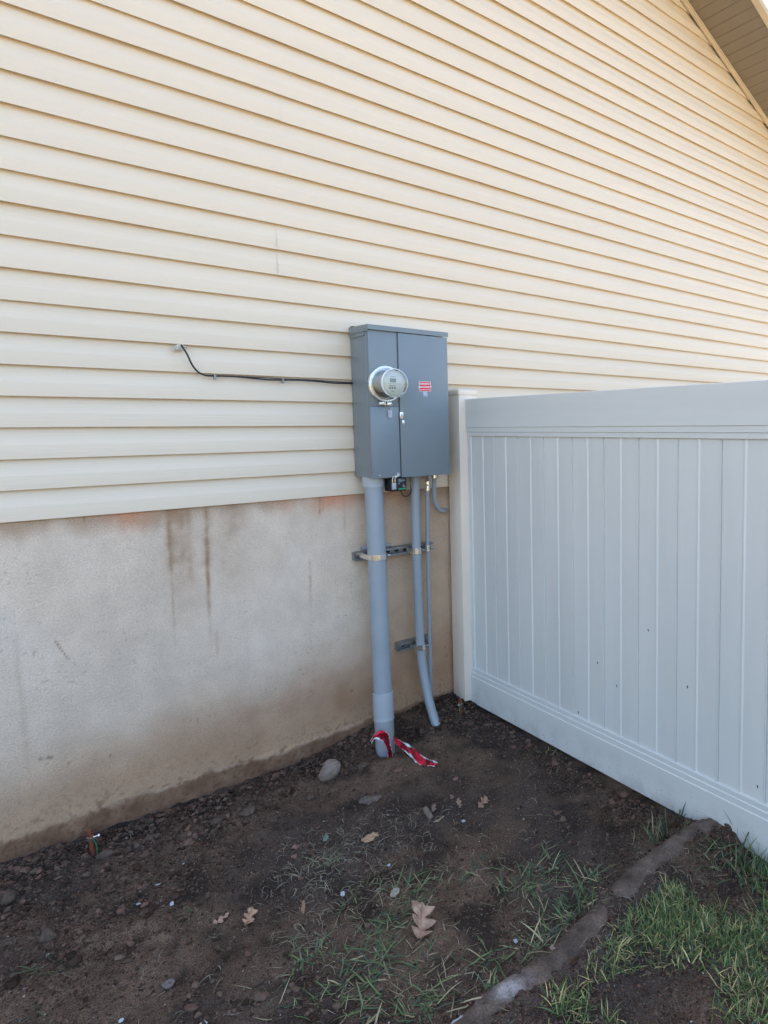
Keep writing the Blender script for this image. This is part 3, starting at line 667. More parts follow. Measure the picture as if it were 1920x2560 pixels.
ctr = [Vector((rs.uniform(-1, 1), rs.uniform(-.3, .3), rs.uniform(-1, 1))).normalized() for _ in range(14)]; am = [rs.uniform(-.35, .75) for _ in ctr]
for v in bm.verts:
    d = v.co.normalized(); f_ = 1+sum(a*max(0, d.dot(c))**14 for a, c in zip(am, ctr)); v.co = Vector((d.x*.017*f_, d.y*.008, d.z*.012*f_))
b = MB(); b.merge(bm, Matrix.Translation((.654, -.0035, 1.912)))
b.tube([(.640, -.004, 1.915), (.634, -.007, 1.903), (.636, -.006, 1.888)], [.006, .003, .001], 10, sub=3)
b.tube([(.67, -.004, 1.915), (.678, -.007, 1.916), (.683, -.006, 1.911)], [.006, .003, .001], 10, sub=3)
tag(b.build('sealant_patch', 'sealant', None, (.654, 0, 1.90)), 'lumpy dried sealant blob where the black cable enters the siding', 'sealant patch')

# ------------------------------------------------------------------ ground rods
def rod(x, y, h, lean, label, side):
    z = float(gh(x, y)); t = empty('ground_rod', (x, y, z), label, 'ground rod', 'copper ground rods by the foundation')
    top = (x+lean[0], y+lean[1], z+h)
    b = MB(); b.tube([(x-lean[0], y-lean[1], z-h*.5), lerp((x, y, z), top, .9), top], [.0082, .0082, .0074], 20); b.build('rod', 'copper', t)
    c = lerp((x, y, z), top, .68)
    b = MB(); b.tube([(c[0], c[1], c[2]-.006), (c[0], c[1], c[2]+.006)], .0115, 20)
    b.tube([(c[0], c[1], c[2]), (c[0]+side*.022, c[1]-.010, c[2]+.006)], .003, 12); b.lathe([(.0058, 0), (.0058, .005)], (c[0]+side*.022, c[1]-.010, c[2]+.006), 'x', 6)
    b.build('clamp', 'zinc', t)
    b = MB(); b.tube([(c[0]+side*.009, c[1]-.010, c[2]-.003), (c[0]+side*.016, c[1]-.014, c[2]-.03), (c[0]+side*.016, c[1]-.012, z+.012), (c[0]+side*.02, c[1], z-.02)], .0015, 10, sub=4); b.build('ground_wire', 'greenwire', t)
rod(.236, -.184, .105, (-.006, .0, 0), 'copper ground rod sticking up at the far left by the foundation', 1)
rod(1.85, -.228, .095, (-.004, .0, 0), 'copper ground rod in the dark soil at the fence post foot', -1)

# ------------------------------------------------------------------ foil tape
def ribbon(name, up_, lo_, label, texts, loc, seed, sub=7, thick=.0006):
    up_ = [Vector(p) for p in up_]; lo_ = [Vector(p) for p in lo_]
    u2, _ = smooth(up_, .1, sub); l2, _ = smooth(lo_, .1, sub); n_ = len(u2); nv = 13
    rs = random.Random(seed); V, C = [], []
    L = [0]
    for i in range(1, n_): L.append(L[-1]+(.5*(u2[i]+l2[i])-.5*(u2[i-1]+l2[i-1])).length)
    def P(s, v):      # s metres along, v 0..1 across
        i = 0
        while i < n_-2 and L[i+1] < s: i += 1
        f_ = (s-L[i])/max(L[i+1]-L[i], 1e-6); a = u2[i].lerp(u2[i+1], f_); c = l2[i].lerp(l2[i+1], f_); p = a.lerp(c, v)
        t_ = (.5*(u2[i+1]+l2[i+1])-.5*(u2[i]+l2[i])).normalized(); nr = (c-a).cross(t_).normalized()
        if nr.dot(Vector((-.5, -.6, .6))) < 0: nr = -nr
        return p+nr*(.0035*math.sin(v*7+s*60+seed)+.002*math.sin(v*13-s*95)), nr
    ns = 60
    for i in range(ns+1):
        s = L[-1]*i/ns
        for j in range(nv):
            v = j/(nv-1); p, nr = P(s, v); V.append(p)
            e1 = .10+.13*math.sin(s*34+seed*2.2); e2 = .90+.12*math.sin(s*29+seed*3.1)
            C.append((.66, .012, .045) if e1 < v < e2 else (.72, .78, .76))
    Fc = [(i*nv+j, (i+1)*nv+j, (i+1)*nv+j+1, i*nv+j+1) for i in range(ns) for j in range(nv-1)]
    me = npmesh(name, np.array([tuple(v) for v in V]), Fc, np.array(C)); o = link(name, me, 'tape', None, loc)
    md = o.modifiers.new('thickness', 'SOLIDIFY'); md.thickness = thick; md.offset = 0
    tag(o, label, 'tape', 'red and silver foil warning tape pieces')
    for txt, s0, size, flip in texts:
        def fn(x, y):
            s = s0+(x if not flip else -x); v = .5-(y if not flip else -y)/.036
            p, nr = P(min(max(s, 0), L[-1]), v); return p+nr*.0020
        me = textmesh('lettering', txt, size, 'tapeink', fn, bold=.0009)
        me.transform(Matrix.Translation(-Vector(loc)))
        q = bpy.data.objects.new('lettering', me); COL.objects.link(q); me.materials.append(M['tapeink']); q.parent = o
ribbon('warning_tape', [(1.320, -.25, .074), (1.342, -.285, .125), (1.393, -.29, .096), (1.406, -.285, .034), (1.415, -.28, -.025), (1.414, -.28, -.06)],
       [(1.325, -.25, .044), (1.320, -.285, .092), (1.363, -.29, .062), (1.383, -.285, .031), (1.388, -.28, -.026), (1.388, -.28, -.06)],
       'red and silver foil tape looped over the foot of the thick conduit', [('CAUTION', .150, .030, False)], (1.38, -.28, 0), 1)
ribbon('warning_tape', [(1.446, -.237, .042), (1.463, -.333, .037), (1.475, -.375, .032), (1.470, -.436, .024), (1.483, -.514, .022), (1.491, -.575, .024)],
       [(1.432, -.269, .030), (1.429, -.372, .025), (1.432, -.440, .020), (1.428, -.478, .012), (1.444, -.531, .010), (1.473, -.574, .012)],
       'red and silver foil tape lying on the soil right of the conduit', [('CAUTION', .125, .030, True), ('MO', .285, .032, False)], (1.45, -.42, 0), 2)

# ------------------------------------------------------------------ stone, curb
def rock(name, loc, size, m, label, cat, seed, group=None, sub=4, amp=.12, rot=0, tilt=0):
    bm = bmesh.new(); bmesh.ops.create_icosphere(bm, subdivisions=sub, radius=1); rs = random.Random(seed)
    dirs = [Vector((rs.gauss(0, 1), rs.gauss(0, 1), rs.gauss(0, 1))).normalized() for _ in range(9)]; offs = [rs.uniform(.62, .95) for _ in dirs]
    for v in bm.verts:
        d = v.co.normalized(); k = 1.0
        for dd, oo in zip(dirs, offs):
            q = d.dot(dd)
            if q > .2: k = min(k, k*(1-amp)+amp*(oo/q if q*1.0 > oo else 1.0))
        k *= 1+.03*math.sin(d.x*7+seed)*math.cos(d.z*6)
        if amp > .55: k *= 1+(.10 if amp < .65 else .30)*mnoise.noise(d*1.7+Vector((seed, 0, 0)))+(.05 if amp < .65 else .16)*mnoise.noise(d*4+Vector((seed, 3, 0)))+.06*mnoise.noise(d*11)
        v.co = Vector((d.x*size[0]*k, d.y*size[1]*k, d.z*size[2]*k))
    b = MB(); b.merge(bm, Matrix.Rotation(rot, 4, 'Z') @ Matrix.Rotation(tilt, 4, 'Y'))
    o = b.build(name, m, None, None, 60); o.location = loc; tag(o, label, cat, group); return o
rock('river_stone', (1.095, -.30, .028), (.043, .040, .055), 'stone', 'smooth fist sized grey brown stone leaning against the foundation', 'stone', 3, amp=.6, rot=-.6, tilt=.6)
rk = [((.745, -.33), (.034, .026, .020), 'flat brown earth coloured rock lying left of the smooth stone', .3), ((1.235, -.345), (.028, .02, .016), 'small flat rock between the smooth stone and the thick conduit', .1),
      ((.97, -.40), (.022, .018, .014), 'brown rock chunk on the soil in front of the smooth stone', 1.1), ((.63, -.30), (.022, .018, .016), 'pale speckled stone in the loose soil by the wall, left of the brown rock', .4),
      ((.075, -.60), (.026, .020, .020), 'biggest dark brown clod at the left of the yard', 2.), ((-.005, -.30), (.028, .022, .022), 'tan clod at the left edge under the foundation', .9),
      ((.268, -.235), (.036, .014, .022), 'reddish brown flat rock at the foot of the left copper rod', 2.6), ((.365, -.26), (.011, .011, .010), 'small round pebble right of the left copper rod', 0),
      ((.41, -.22), (.02, .016, .012), 'dark clod beyond the small round pebble', 0.5), ((1.995, -1.80), (.030, .017, .022), 'flat grey stone against the fence at the end of the edging', .8),
      ((2.045, -1.77), (.038, .026, .03), 'rounded brown stone capping the edging at the fence', .2)]
for i, ((x, y), sz, lab, ro) in enumerate(rk):
    rock('rock', (x, y, float(gh(x, y))+sz[2]*.45), sz, 'earthrock', lab, 'rock', 20+i, sub=3, amp=.75, rot=ro)
rock('concrete_chunk', (.835, -1.735, .025), (.032, .020, .016), 'chip', 'pale grey concrete lump at the bottom edge beside the edging', 'concrete chunk', 51, sub=3, amp=.8)
def curb(name, pts, w_, h_, label, seed, white):
    P3, _ = smooth([Vector((x, y, 0)) for x, y in pts], .1, 40); n_ = len(P3); K = 28; V, C = [], []
    for i, p in enumerate(P3):
        sink = .014*float(sstep(.10, .0, abs(p.x-1.40)))
        t = (P3[min(i+1, n_-1)]-P3[max(i-1, 0)]).normalized(); s = Vector((-t.y, t.x, 0))
        e = min(1, min(i, n_-1-i)/14); e = math.sqrt(max(0, 1-(1-e)**2))*.98+.02
        for k in range(K):
            a = math.pi*2*k/K; rr = 1+.16*float(vnoise(np.array(i*.10+seed), np.array(k*.4)))+.14*float(vnoise(np.array(i*.4+seed*3), np.array(k*.9)))
            q = p+s*(math.cos(a)*w_*rr*e); z = math.sin(a)*h_*rr*e
            base = float(macro(np.array(p.x), np.array(p.y)))
            V.append((q.x, q.y, base-.013-sink+z))
            n1 = float(fbm(np.array(q.x), np.array(q.y), .07, 3, .6, 90)); n2 = float(fbm(np.array(q.x), np.array(q.y), .16, 3, .6, 95))
            c = np.array([.115, .085, .066])*(1+.6*n1)
            wf = np.clip((n2*2+n1*1.2+white-(1.2 if p.x > 1.14 else 0))*max(0, math.sin(a)), 0, .8); c = c+(np.array([.36, .34, .33])-c)*wf; C.append(c)
    Fc = [(i*K+k, i*K+(k+1) % K, (i+1)*K+(k+1) % K, (i+1)*K+k) for i in range(n_-1) for k in range(K)]
    me = npmesh(name, V, Fc, np.array(C)); o = link(name, me, 'curb', None, (pts[1][0], pts[1][1], 0))
    tag(o, label, 'edging')
curb('lawn_edging', CURB1+CURB2[1:], .050, .032, 'half buried curved concrete lawn edging running from the fence to the bottom edge', 8, -.55)

# ------------------------------------------------------------------ clods and grit (uncountable)
def lumps(n, posf, szf, colf, name, m, label, cat, sub=1, flat=.7):
    bm = bmesh.new(); bmesh.ops.create_icosphere(bm, subdivisions=sub, radius=1)
    bv = np.array([v.co[:] for v in bm.verts]); bf = np.array([[v.index for v in f.verts] for f in bm.faces]); bm.free()
    P = posf(n); n = len(P); sz = szf(n)
    V = bv[None]*(1+(.16 if len(bv) > 20 else .28)*RNG.normal(size=(n, len(bv), 1)))
    if len(bv) > 20:
        for _ in range(7):
            dd = RNG.normal(size=(n, 3)); dd /= np.linalg.norm(dd, axis=1)[:, None]; q = np.einsum('nij,nj->ni', V, dd); lim = RNG.uniform(.35, .8, (n, 1)); V = V*np.minimum(1, lim/np.maximum(q, .01))[..., None]
    V = V*np.stack([sz*RNG.uniform(.8, 1.25, n), sz*RNG.uniform(.7, 1.1, n), sz*flat*RNG.uniform(.7, 1.1, n)], -1)[:, None]
    a = RNG.uniform(0, 6.28, n); c, s = np.cos(a)[:, None], np.sin(a)[:, None]
    x = V[..., 0]*c-V[..., 1]*s; y = V[..., 0]*s+V[..., 1]*c
    z0 = gh(P[:, 0], P[:, 1])+sz*.25
    V[..., 2] += 0
    W = np.stack([x+P[:, :1], y+P[:, 1:2], V[..., 2]+z0[:, None]], -1).reshape(-1, 3)
    Fc = (bf[None]+(np.arange(n)*len(bv))[:, None, None]).reshape(-1, 3)
    col = np.repeat(colf(n), len(bv), 0)
    o = link(name, npmesh(name, W, Fc, col, smoothf=False), m); tag(o, label, cat, kind='stuff')
def spread(n, extra=lambda x, y: 0):
    x = RNG.uniform(-.35, 2.02, n*4); y = RNG.uniform(-2.45, .0, n*4)
    d = np.clip(rough(x, y)*.8-.12, 0.10, 1.2)*(.55+1.2*np.clip(fbm(x, y, .16, 3, .6, 41)+.2, 0, 1))+extra(x, y)
    k = RNG.random(n*4)*1.1 < d; k &= ~((x > 1.96) & (y < -.1) & (y > -1.6))
    return np.stack([x[k], y[k]], -1)[:n]
def heaps(n):
    x = RNG.uniform(-.35, 2.0, n*12); y = RNG.uniform(-2.45, .0, n*12)
    d = .012+.9*np.exp(-((y+.09)/.10)**2)*sstep(1.55, 1.3, x)+1.0*np.exp(-(((x-1.83)/.22)**2+((y+.16)/.12)**2))+.55*np.exp(-((x-1.9)/.07)**2)*sstep(-.1, -.3, y)
    d = d+.35*np.exp(-(((x-.05)/.35)**2+((y+.45)/.3)**2))+.5*np.exp(-(((x-.75)/.3)**2+((y+.25)/.1)**2))+.25*np.exp(-(((x-.4)/.3)**2+((y+1.35)/.2)**2))
    d = d*(.4+1.4*np.clip(fbm(x, y, .12, 3, .6, 43)+.25, 0, 1))
    k = RNG.random(n*12) < d; k &= ~((x > 1.96) & (y < -.1) & (y > -1.6))
    return np.stack([x[k], y[k]], -1)[:n]
def clodcol(n):
    c = np.array([.095, .067, .049])*RNG.uniform(.4, 1.6, (n, 1)); c[:, 0] *= RNG.uniform(.95, 1.2, n); return c
lumps(4200, heaps, lambda n: np.clip(RNG.lognormal(math.log(.0066), .55, n), .003, .024), clodcol, 'soil_clods', 'clod', 'loose dark clods of soil scattered over the bare yard', 'soil clods', 2)
lumps(90000, spread, lambda n: np.clip(RNG.lognormal(math.log(.0025), .4, n), .0011, .007), clodcol, 'soil_crumbs', 'clod', 'fine dark crumbs of soil strewn over the bare yard', 'soil crumbs', 1)
def gritpos(n):
    return np.stack([RNG.uniform(-.35, 2.0, n), RNG.uniform(-2.4, -.02, n)], -1)
def gritcol(n): return np.array([.34, .31, .28])*RNG.uniform(.35, 1.25, (n, 1))
lumps(5000, gritpos, lambda n: np.clip(RNG.lognormal(math.log(.0010), .5, n), .0006, .0045), gritcol, 'grit', 'grit', 'tiny pale grit specks lying in the dark soil', 'grit', 1)

# ------------------------------------------------------------------ grass
def blades(P, L, Wd, az, lean, bend, col, nseg=6, tipc=None, z0=None, twist=0):
    n = len(P); t = np.linspace(0, 1, nseg+1)
    th = lean[:, None]+bend[:, None]*t[None]**1.3            # angle from vertical
    ds = L[:, None]/nseg
    hx = np.concatenate([np.zeros((n, 1)), np.cumsum(np.sin(th[:, 1:])*ds, 1)], 1); hz = np.concatenate([np.zeros((n, 1)), np.cumsum(np.cos(th[:, 1:])*ds, 1)], 1)
    wob = RNG.normal(0, .06, (n, 1))*t[None]**2*L[:, None]*2
    dx, dy = np.cos(az)[:, None], np.sin(az)[:, None]
    cx_ = P[:, :1]+hx*dx-wob*dy; cy_ = P[:, 1:2]+hx*dy+wob*dx
    base = gh(P[:, 0], P[:, 1]) if z0 is None else z0
    g = base[:, None]-.003
    cz = g+hz
    cz = np.maximum(cz, gh(cx_, cy_)+.0015) if z0 is None else cz
    wp = Wd[:, None]*np.array([.7, 1, 1, .9, .75, .45, .03][:nseg+1] if nseg == 6 else np.sin(np.linspace(.6, 3.1, nseg+1)))[None]*.5
    ta = az+math.pi/2+RNG.normal(0, .5, n); sx, sy = np.cos(ta)[:, None]*wp, np.sin(ta)[:, None]*wp
    Lf = np.stack([cx_-sx, cy_-sy, cz], -1); Md = np.stack([cx_, cy_, cz-wp*.35], -1); R_ = np.stack([cx_+sx, cy_+sy, cz], -1)
    V = np.stack([Lf, Md, R_], 2).reshape(-1, 3)             # n, seg+1, 3
    k = (nseg+1)*3; i0 = (np.arange(n)*k)[:, None, None]
    q = []
    for s in range(nseg):
        for j in (0, 1): q.append([s*3+j, s*3+j+1, (s+1)*3+j+1, (s+1)*3+j])
    Fc = (np.array(q)[None]+i0).reshape(-1, 4)
    cc = np.repeat(col[:, None], nseg+1, 1)
    if tipc is not None: cc = cc*(1-t[None, :, None]**2)+tipc[:, None]*t[None, :, None]**2
    return V, Fc, np.repeat(cc.reshape(-1, 3), 3, 0)
def greencol(n, dead=.12):
    a = np.array([.070, .115, .050]); b_ = np.array([.13, .185, .070]); c_ = np.array([.052, .088, .055])
    t = RNG.random((n, 1)); c = a+(b_-a)*t; m_ = RNG.random(n) < .35; c[m_] = c_*RNG.uniform(.8, 1.3, (m_.sum(), 1))
    d = RNG.random(n) < dead; c[d] = np.array([.34, .29, .17])*RNG.uniform(.6, 1.1, (d.sum(), 1)); return c
TUFTS = [(0.637,-1.228,0.114,1.0),(0.670,-1.235,0.095,0.8),(0.830,-1.307,0.152,1.6),(0.784,-1.367,0.152,1.5),(0.747,-1.428,0.133,1.3),(0.692,-1.521,0.152,1.3),(0.655,-1.387,0.133,0.8),(1.025,-1.603,0.133,1.0),(0.956,-1.720,0.133,1.0),(0.859,-1.593,0.152,0.7),(0.812,-1.633,0.152,0.7),(0.877,-1.479,0.133,0.4),(1.005,-1.228,0.171,1.2),(0.932,-1.106,0.095,0.7),(0.743,-1.602,0.095,0.7),(0.811,-1.097,0.076,0.5),(0.541,-1.345,0.076,0.3),(1.800,-1.614,0.152,1.4),(1.965,-1.600,0.133,0.7),(1.905,-1.919,0.209,2.0),(1.840,-1.860,0.152,1.5),(1.337,-1.424,0.152,1.3),(1.414,-1.426,0.152,1.2),(1.254,-1.414,0.114,1.0),(1.484,-1.585,0.152,1.2),(1.293,-1.512,0.114,0.8),(1.325,-1.626,0.152,1.2),(1.369,-1.648,0.133,1.0),(1.277,-1.646,0.114,1.0),(1.157,-1.675,0.152,1.2),(1.215,-1.661,0.114,0.9),(0.431,-0.812,0.095,0.6),(0.050,-0.735,0.114,0.6),(0.025,-0.916,0.076,0.4),(0.431,-0.054,0.057,0.5),(1.218,-1.270,0.114,0.7),(1.753,-0.419,0.114,0.4),(0.864,-0.848,0.114,0.8),(1.94,-0.809,0.076,0.3),(1.901,-1.982,0.171,1.5),(1.085,-1.211,0.076,0.6),(0.905,-1.283,0.114,0.9)]
LBL = ['spiky green tuft left of the long grass strip on bare soil', 'short tuft touching the right side of the spiky green tuft', 'dense tuft at the top of the long grass strip, by the biggest oak leaf', 'dense tuft in the middle of the long grass strip', 'tuft in the lower middle of the long grass strip', 'lowest tuft of the long grass strip at the bottom edge', 'small forked tuft left of the lower grass strip',
       'lone tuft above the dark hollow left of the edging', 'bright tuft right beside the lower edging', 'thin sprawling tuft between grass strip and dark hollow', 'thin tuft at the bottom edge between grass strip and edging', 'single long bent green blades just below the biggest oak leaf', 'flattened sprawling tuft above the biggest oak leaf', 'small tuft above the pale curled leaf', 'small tuft at the bottom edge beside the long grass strip', 'small pale tuft next to the bluish chip', 'tiny sprout at the bottom edge, left of the forked tuft',
       'tall fresh tuft just left of the upper edging', 'upright green sprout against the fence bottom rail', 'tall tuft on the right of the edging against the fence', 'spreading tuft between the edging end and the fence tuft', 'leafy tuft in the middle of the grass patch left of the edging', 'leafy tuft at the right of the grass patch top', 'leafy tuft at the left end of the grass patch', 'low tuft touching the upper edging midway', 'thin tuft under the middle of the grass patch', 'dark green tuft beside the low middle of the edging', 'upright tuft just left of the low middle of the edging', 'sprawling tuft left of the low middle of the edging', 'dark tuft leaning over the lower edging top end', 'small dark tuft just above the lower edging',
       'thin grey green tuft left of the two small oak leaves', 'limp tuft at the left edge of the bare soil', 'faint sprig in the bottom left corner', 'reddish weed growing at the foundation right of the left copper rod', 'low tuft right of the biggest leaf in open soil', 'single broad bladed weed below the fence post', 'dead greenish clump left of the tan leaf', 'few thin blades at the bottom rail of the fence', 'long bladed tuft at the right edge of the picture by the fence', 'sparse dull tuft above the open soil centre', 'mixed tuft between the grass strip and the flattened tuft']
for i, ((x, y, s, dn), lab) in enumerate(zip(TUFTS, LBL)):
    n = max(4, int(18*dn)); sp = .004+.021*dn
    P = np.stack([x+RNG.normal(0, sp, n), y+RNG.normal(0, sp, n)], -1)
    tall = i in (17, 18, 19, 39, 27)
    L = s*RNG.uniform(.35, .85, n)*(.8 if not tall else .85)
    lean = RNG.uniform(.1, .6, n) if tall else RNG.uniform(.7, 1.5, n); bend = RNG.uniform(0, .7, n) if tall else RNG.uniform(.1, .9, n)
    col = greencol(n, .1 if tall else .22)
    if 'reddish' in lab: col = np.array([.16, .05, .045])*RNG.uniform(.6, 1.3, (n, 1))
    if 'dead' in lab: col = np.array([.16, .17, .09])*RNG.uniform(.6, 1.3, (n, 1))
    if 'tall' in lab or 'bright' in lab: col = col*1.15
    if 'limp' in lab or 'faint' in lab or 'grey green' in lab: col = col*.5+.01
    V, Fc, C = blades(P, L, RNG.uniform(.003, .0062, n)*(1 if s > .1 else .75), RNG.uniform(0, 6.283, n), lean, bend, col, tipc=col*RNG.uniform(.9, 1.7, (n, 1)))
    z = float(gh(x, y)); V = V-np.array([x, y, z])
    o = link('grass_tuft', npmesh('grass_tuft', V, Fc, C), 'grass'); o.location = (x, y, z); tag(o, lab, 'grass tuft', 'grass tufts growing in the bare soil')
# lawn right of the edging
def lawnpos(n):
    x = RNG.uniform(.55, 2.0, n*5); y = RNG.uniform(-2.6, -1.76, n*5)
    dc = seg_dist(x, y, CURB1+CURB2)
    below = y < np.interp(x, [.3, .68, .92, 1.15, 1.43, 1.62, 1.8, 2.0], [-1.9, -1.86, -1.83, -1.85, -1.80, -1.80, -1.83, -1.9])
    dens = np.clip(fbm(x, y, .22, 3, .55, 55)*1.9+.30, 0, 1)*sstep(.05, .14, dc)
    dens = dens*np.clip(1-1.1*np.exp(-(((x-1.75)/.12)**2+((y+2.0)/.08)**2)), 0, 1)*np.clip(1-.9*np.exp(-(((x-1.35)/.08)**2+((y+1.93)/.05)**2)), 0, 1)
    k = below & (RNG.random(n*5) < dens); return np.stack([x[k], y[k]], -1)[:n]
P = lawnpos(14000); n = len(P)
col = greencol(n, .28)*RNG.uniform(.7, 1.5, (n, 1))*np.array([1.12, 1.12, .85])
V, Fc, C = blades(P, RNG.uniform(.014, .058, n), RNG.uniform(.0012, .0042, n), RNG.uniform(0, 6.283, n), RNG.uniform(.15, 1.2, n), RNG.uniform(0, .9, n), col, tipc=col*RNG.uniform(.9, 1.5, (n, 1)))
tag(link('lawn_grass', npmesh('lawn_grass', V, Fc, C), 'grass'), 'patchy short green lawn grass right of the edging', 'lawn grass', kind='stuff')
# sparse thin grass between the tufts
def sparse(n):
    c = np.array([(t[0], t[1]) for t in TUFTS if t[0] > .5 and t[1] < -.8]); k = RNG.integers(0, len(c), n)
    return c[k]+RNG.normal(0, .06, (n, 2))
P = sparse(700); n = len(P); col = greencol(n, .45)
V, Fc, C = blades(P, RNG.uniform(.02, .08, n), RNG.uniform(.0014, .003, n), RNG.uniform(0, 6.283, n), RNG.uniform(.7, 1.5, n), RNG.uniform(0, .5, n), col)
tag(link('sparse_grass', npmesh('sparse_grass', V, Fc, C), 'grass'), 'thin stray grass blades between the tufts on the soil', 'stray grass', kind='stuff')
# dry straw and rootlets lying on the soil
def strawpos(n):
    cs = [(.92, -.78, .12, .09), (.74, -.85, .10, .08), (.80, -1.05, .12, .1), (1.05, -.95, .12, .12), (1.25, -.9, .15, .1), (1.2, -1.3, .3, .2), (.6, -1.1, .25, .2), (1.35, -1.7, .2, .12), (1.7, -1.75, .15, .1), (.3, -.8, .3, .25), (1.6, -.9, .2, .3)]
    k = RNG.choice(len(cs), n, p=np.array([3, 2, 3, 2, 1.5, 3, 2, 2.5, 1.5, 1, 1])/22.5); c = np.array(cs)[k]
    return c[:, :2]+RNG.normal(0, 1, (n, 2))*c[:, 2:]
P = strawpos(1150); P = P[(P[:, 1] < -.05) & (P[:, 0] < 1.93)]; n = len(P)
V, Fc = [], []; t = np.linspace(0, 1, 9)
az = RNG.uniform(0, 6.283, n); L = RNG.uniform(.01, .055, n); cur = RNG.normal(0, 1.3, n)
ang_ = az[:, None]+cur[:, None]*t[None]; ds = (L/8)[:, None]
cx_ = P[:, :1]+np.cumsum(np.cos(ang_)*ds, 1); cy_ = P[:, 1:2]+np.cumsum(np.sin(ang_)*ds, 1)
arch = RNG.uniform(0, .012, (n, 1))*np.sin(t*math.pi)[None]; cz = gh(cx_, cy_)+.002+arch
wd = RNG.uniform(.0007, .0017, (n, 1))*np.sin(np.linspace(.5, 2.7, 9))[None]*.6
px_, py_ = -np.sin(ang_)*wd, np.cos(ang_)*wd
V = np.stack([np.stack([cx_-px_, cy_-py_, cz], -1), np.stack([cx_, cy_, cz+wd], -1), np.stack([cx_+px_, cy_+py_, cz], -1)], 2).reshape(-1, 3)
q = [[s*3+j, s*3+j+1, (s+1)*3+j+1, (s+1)*3+j] for s in range(8) for j in (0, 1)]
Fc = (np.array(q)[None]+(np.arange(n)*27)[:, None, None]).reshape(-1, 4)
col = np.array([.34, .29, .20])*RNG.uniform(.3, 1.1, (n, 1)); C = np.repeat(col, 27, 0)
tag(link('dry_straw', npmesh('dry_straw', V, Fc, C), 'straw'), 'pale dry straw and rootlets scattered on the soil', 'dry straw', kind='stuff')

# ------------------------------------------------------------------ leaves and litter
def leaf(x, y, length, rot, label, seed, tilt=(0, 0), col=(.42, .255, .16), lobes=3, width=.55, curl=.25, lift=.006, cat='leaf', name='oak_leaf', m='leaf'):
    rs = random.Random(seed); nu, nv = 60, 13; V, C = [], []
    nl = max(1, int(round(lobes))); LB = [[((k+.55+rs.uniform(-.18, .18)+.25*sd)/(nl+.4), rs.uniform(.75, 1.15)) for k in range(nl)] for sd in (0, 1)]
    def side(u, L_):
        if not lobes: return math.sin(math.pi*min(1, u*.96+.03))**.6*width*.5*rs.uniform(.92, 1.06)
        env = math.sin(math.pi*min(1, u*.94+.04))**.45; hw = .5/nl
        q = max(a*max(0, 1-abs(u-c)/(hw*(.62 if u > c else .85)))**.55 for c, a in L_)
        return env*width*.5*(.26+.78*q)*rs.uniform(.94, 1.05)
    for i in range(nu+1):
        u = i/nu; wl = side(u, LB[0]); wr = side(u, LB[1])
        for j in range(nv):
            v = j/(nv-1)*2-1; yy = v*(wr if v > 0 else wl)
            z = curl*(.35*(u-.5)**2+.9*yy*yy+.06*math.sin(u*9+seed+v*2)*abs(v)) + (.09*mnoise.noise(Vector((u*5, v*2.2, seed)))+.05*mnoise.noise(Vector((u*11, v*5, seed))))  + .02*abs(math.sin(u*14+v*3))*abs(v)
            V.append(((u-.5+.28*abs(yy)*(1 if lobes else 0)+.05*math.sin(u*6+seed))*length, (yy+.04*math.sin(u*5+seed))*length, z*length))
            vein = .78 if abs(v) < .1 or abs(((u*7+abs(v)*1.6) % 1)-.5) < .06 else 1.0
            C.append(tuple(c*vein*(1+.15*math.sin(u*11+v*5+seed)) for c in col))
    Fc = [(i*nv+j, (i+1)*nv+j, (i+1)*nv+j+1, i*nv+j+1) for i in range(nu) for j in range(nv-1)]
    me = npmesh(name, V, Fc, np.array(C)); o = link(name, me, m)
    md = o.modifiers.new('thickness', 'SOLIDIFY'); md.thickness = .0006
    o.location = (x, y, float(gh(x, y))+lift); o.rotation_euler = (tilt[0], tilt[1], rot); tag(o, label, cat, 'dry fallen leaves' if cat == 'leaf' else None)
    return o
leaf(.935, -1.372, .098, .9, 'biggest pale brown oak leaf lying on the grass strip' , 47, (.5, -.45), (.40, .25, .165), 3, .95, .9, .03)
leaf(.556, -.955, .058, .9, 'curled tan oak leaf at the left, right of the narrow leaf', 2, (.4, -.3), (.42, .25, .15), 2.6, .75, .5, .014)
leaf(.487, -.906, .050, .2, 'narrow tan leaf at the left, beside the curled oak leaf', 3, (.2, 0), (.42, .26, .18), 3, .5, .3, .008)
leaf(1.03, -.835, .068, -.2, 'tan torn leaf in the middle of the bare soil', 4, (.2, .1), (.44, .28, .16), 1.4, .72, .25, .009)
leaf(1.472, -.957, .065, .3, 'small brown lobed oak leaf right of centre below the tape', 5, (.35, -.1), (.34, .19, .125), 3.3, .62, .5, .009)
leaf(1.395, -.895, .048, 1.2, 'small twisted oak leaf left of the lobed brown one', 6, (.3, -.4), (.32, .2, .13), 3, .5, .9, .01)
leaf(1.30, -.85, .04, .8, 'curled brown leaf beside the short stick', 7, (.5, -.4), (.26, .17, .13), 1, .7, .9, .012)
leaf(.80, -.69, .042, .1, 'reddish brown leaf left of the tan torn leaf', 8, (.2, .1), (.24, .13, .10), 1, .6, .5, .006)
leaf(.775, -.74, .022, .3, 'tiny reddish leaf scrap below the reddish brown leaf', 9, (.2, .1), (.26, .13, .09), 0, .8, .4, .005)
leaf(.905, -.715, .032, .7, 'small dull green leaf left of the tan torn leaf', 10, (.1, -.1), (.16, .20, .15), 0, .6, .2, .005)
leaf(.945, -1.19, .036, .2, 'pale curled round leaf resting on the grass above the biggest leaf', 11, (.3, -.2), (.30, .26, .20), 0, .7, .6, .02)
leaf(.314, -1.051, .036, 1.2, 'flat grey brown leaf at the lower left', 12, (.1, 0), (.17, .14, .13), 0, .9, .15, .004)
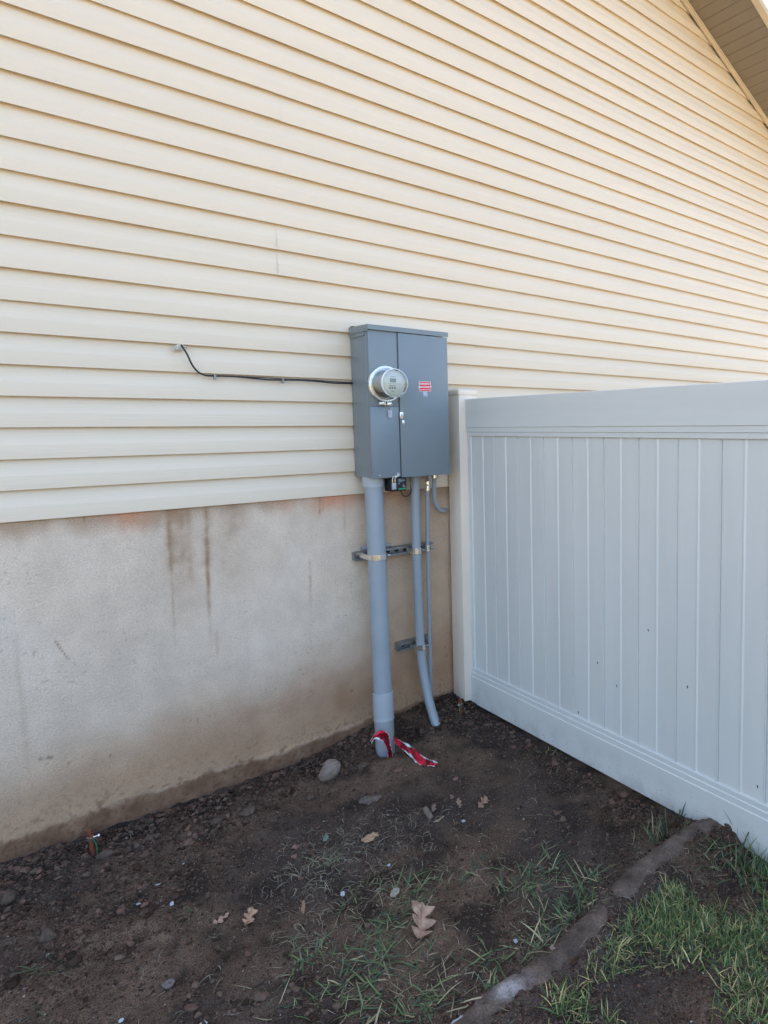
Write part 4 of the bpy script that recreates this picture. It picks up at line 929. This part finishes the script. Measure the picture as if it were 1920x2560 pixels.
leaf(.70, -1.03, .040, 1.3, 'slim orange brown leaf standing among the left straw', 13, (.2, -.7), (.34, .2, .11), 0, .3, .3, .012)
leaf(1.155, -1.745, .034, 1.0, 'small crumpled brown leaf beside the lower edging', 14, (.3, -.3), (.26, .20, .14), 2, .7, .7, .01)
leaf(1.28, -.92, .05, .1, 'long slim straw coloured leaf in the middle of the soil', 15, (0, 0), (.42, .34, .20), 0, .16, .3, .004)
leaf(1.492, -.72, .026, .1, 'small brick brown leaf scrap right of the foil tape end', 16, (.1, 0), (.27, .15, .12), 0, .7, .2, .004)
leaf(1.40, -.83, .026, .6, 'faint brown leaf scrap above the twisted oak leaf', 17, (.2, 0), (.22, .15, .12), 1, .8, .5, .005)
# curved bark strip
leaf(1.133, -.609, .098, -.05, 'curled dark bark strip lying in front of the stone', 20, (.9, .05), (.15, .115, .10), 0, .34, .9, .014, 'bark strip', 'bark_strip', 'bark')
b = MB(); b.tube([(1.262, -.895, .004), (1.258, -.872, .022), (1.256, -.855, .036)], [.0105, .0125, .0095], 9, sub=4)
o = b.build('wood_stick', 'bark', None, (1.262, -.88, 0)); tag(o, 'short rotten stick standing out of the soil near the centre', 'stick')
def chip(x, y, s, rot, label, seed, m='chip', th=.2):
    rs = random.Random(seed); s *= .85; b = MB(); n_ = 7; poly = [(math.cos(2*math.pi*k/n_)*s*rs.uniform(.55, 1.1), math.sin(2*math.pi*k/n_)*s*rs.uniform(.4, .8)) for k in range(n_)]
    b.prism(poly, 'z', 0, s*th, mtx=Matrix.Rotation(rs.uniform(-.4, .4), 4, 'X') @ Matrix.Rotation(rs.uniform(-.3, .3), 4, 'Y') @ Matrix.Rotation(rot, 4, 'Z'))
    o = b.build('pale_chip', m, None, None, 20); o.location = (x, y, float(gh(x, y))+.003); tag(o, label, 'chip', 'pale chips on the soil')
for i, a in enumerate([(.379, -.552, .0115, .1, 'bluish white chip, farthest back of the left three'), (.310, -.621, .012, .4, 'bluish white chip, leftmost of the left three'), (.391, -.708, .0125, .6, 'bluish white chip, nearest of the left three'),
     (.196, -1.089, .009, .3, 'small white pebble chip near the bottom left'), (.350, -1.255, .019, .2, 'pale chip cut by the bottom edge at the left'), (.826, -1.048, .013, 1.2, 'blue tinted chip beside the small pale tuft'),
     (1.119, -1.615, .012, .1, 'square grey translucent chip left of the edging'), (.19, -1.13, .006, .1, 'tiny pale chip under the white pebble chip'), (.47, -.49, .006, .5, 'tiny pale fleck right of the farthest left chip'),
     (1.345, -1.0, .014, .7, 'slim white flake below the short stick'), (1.01, -1.02, .010, .3, 'off white flake left of the flattened grass')]):
    chip(*a, seed=30+i)
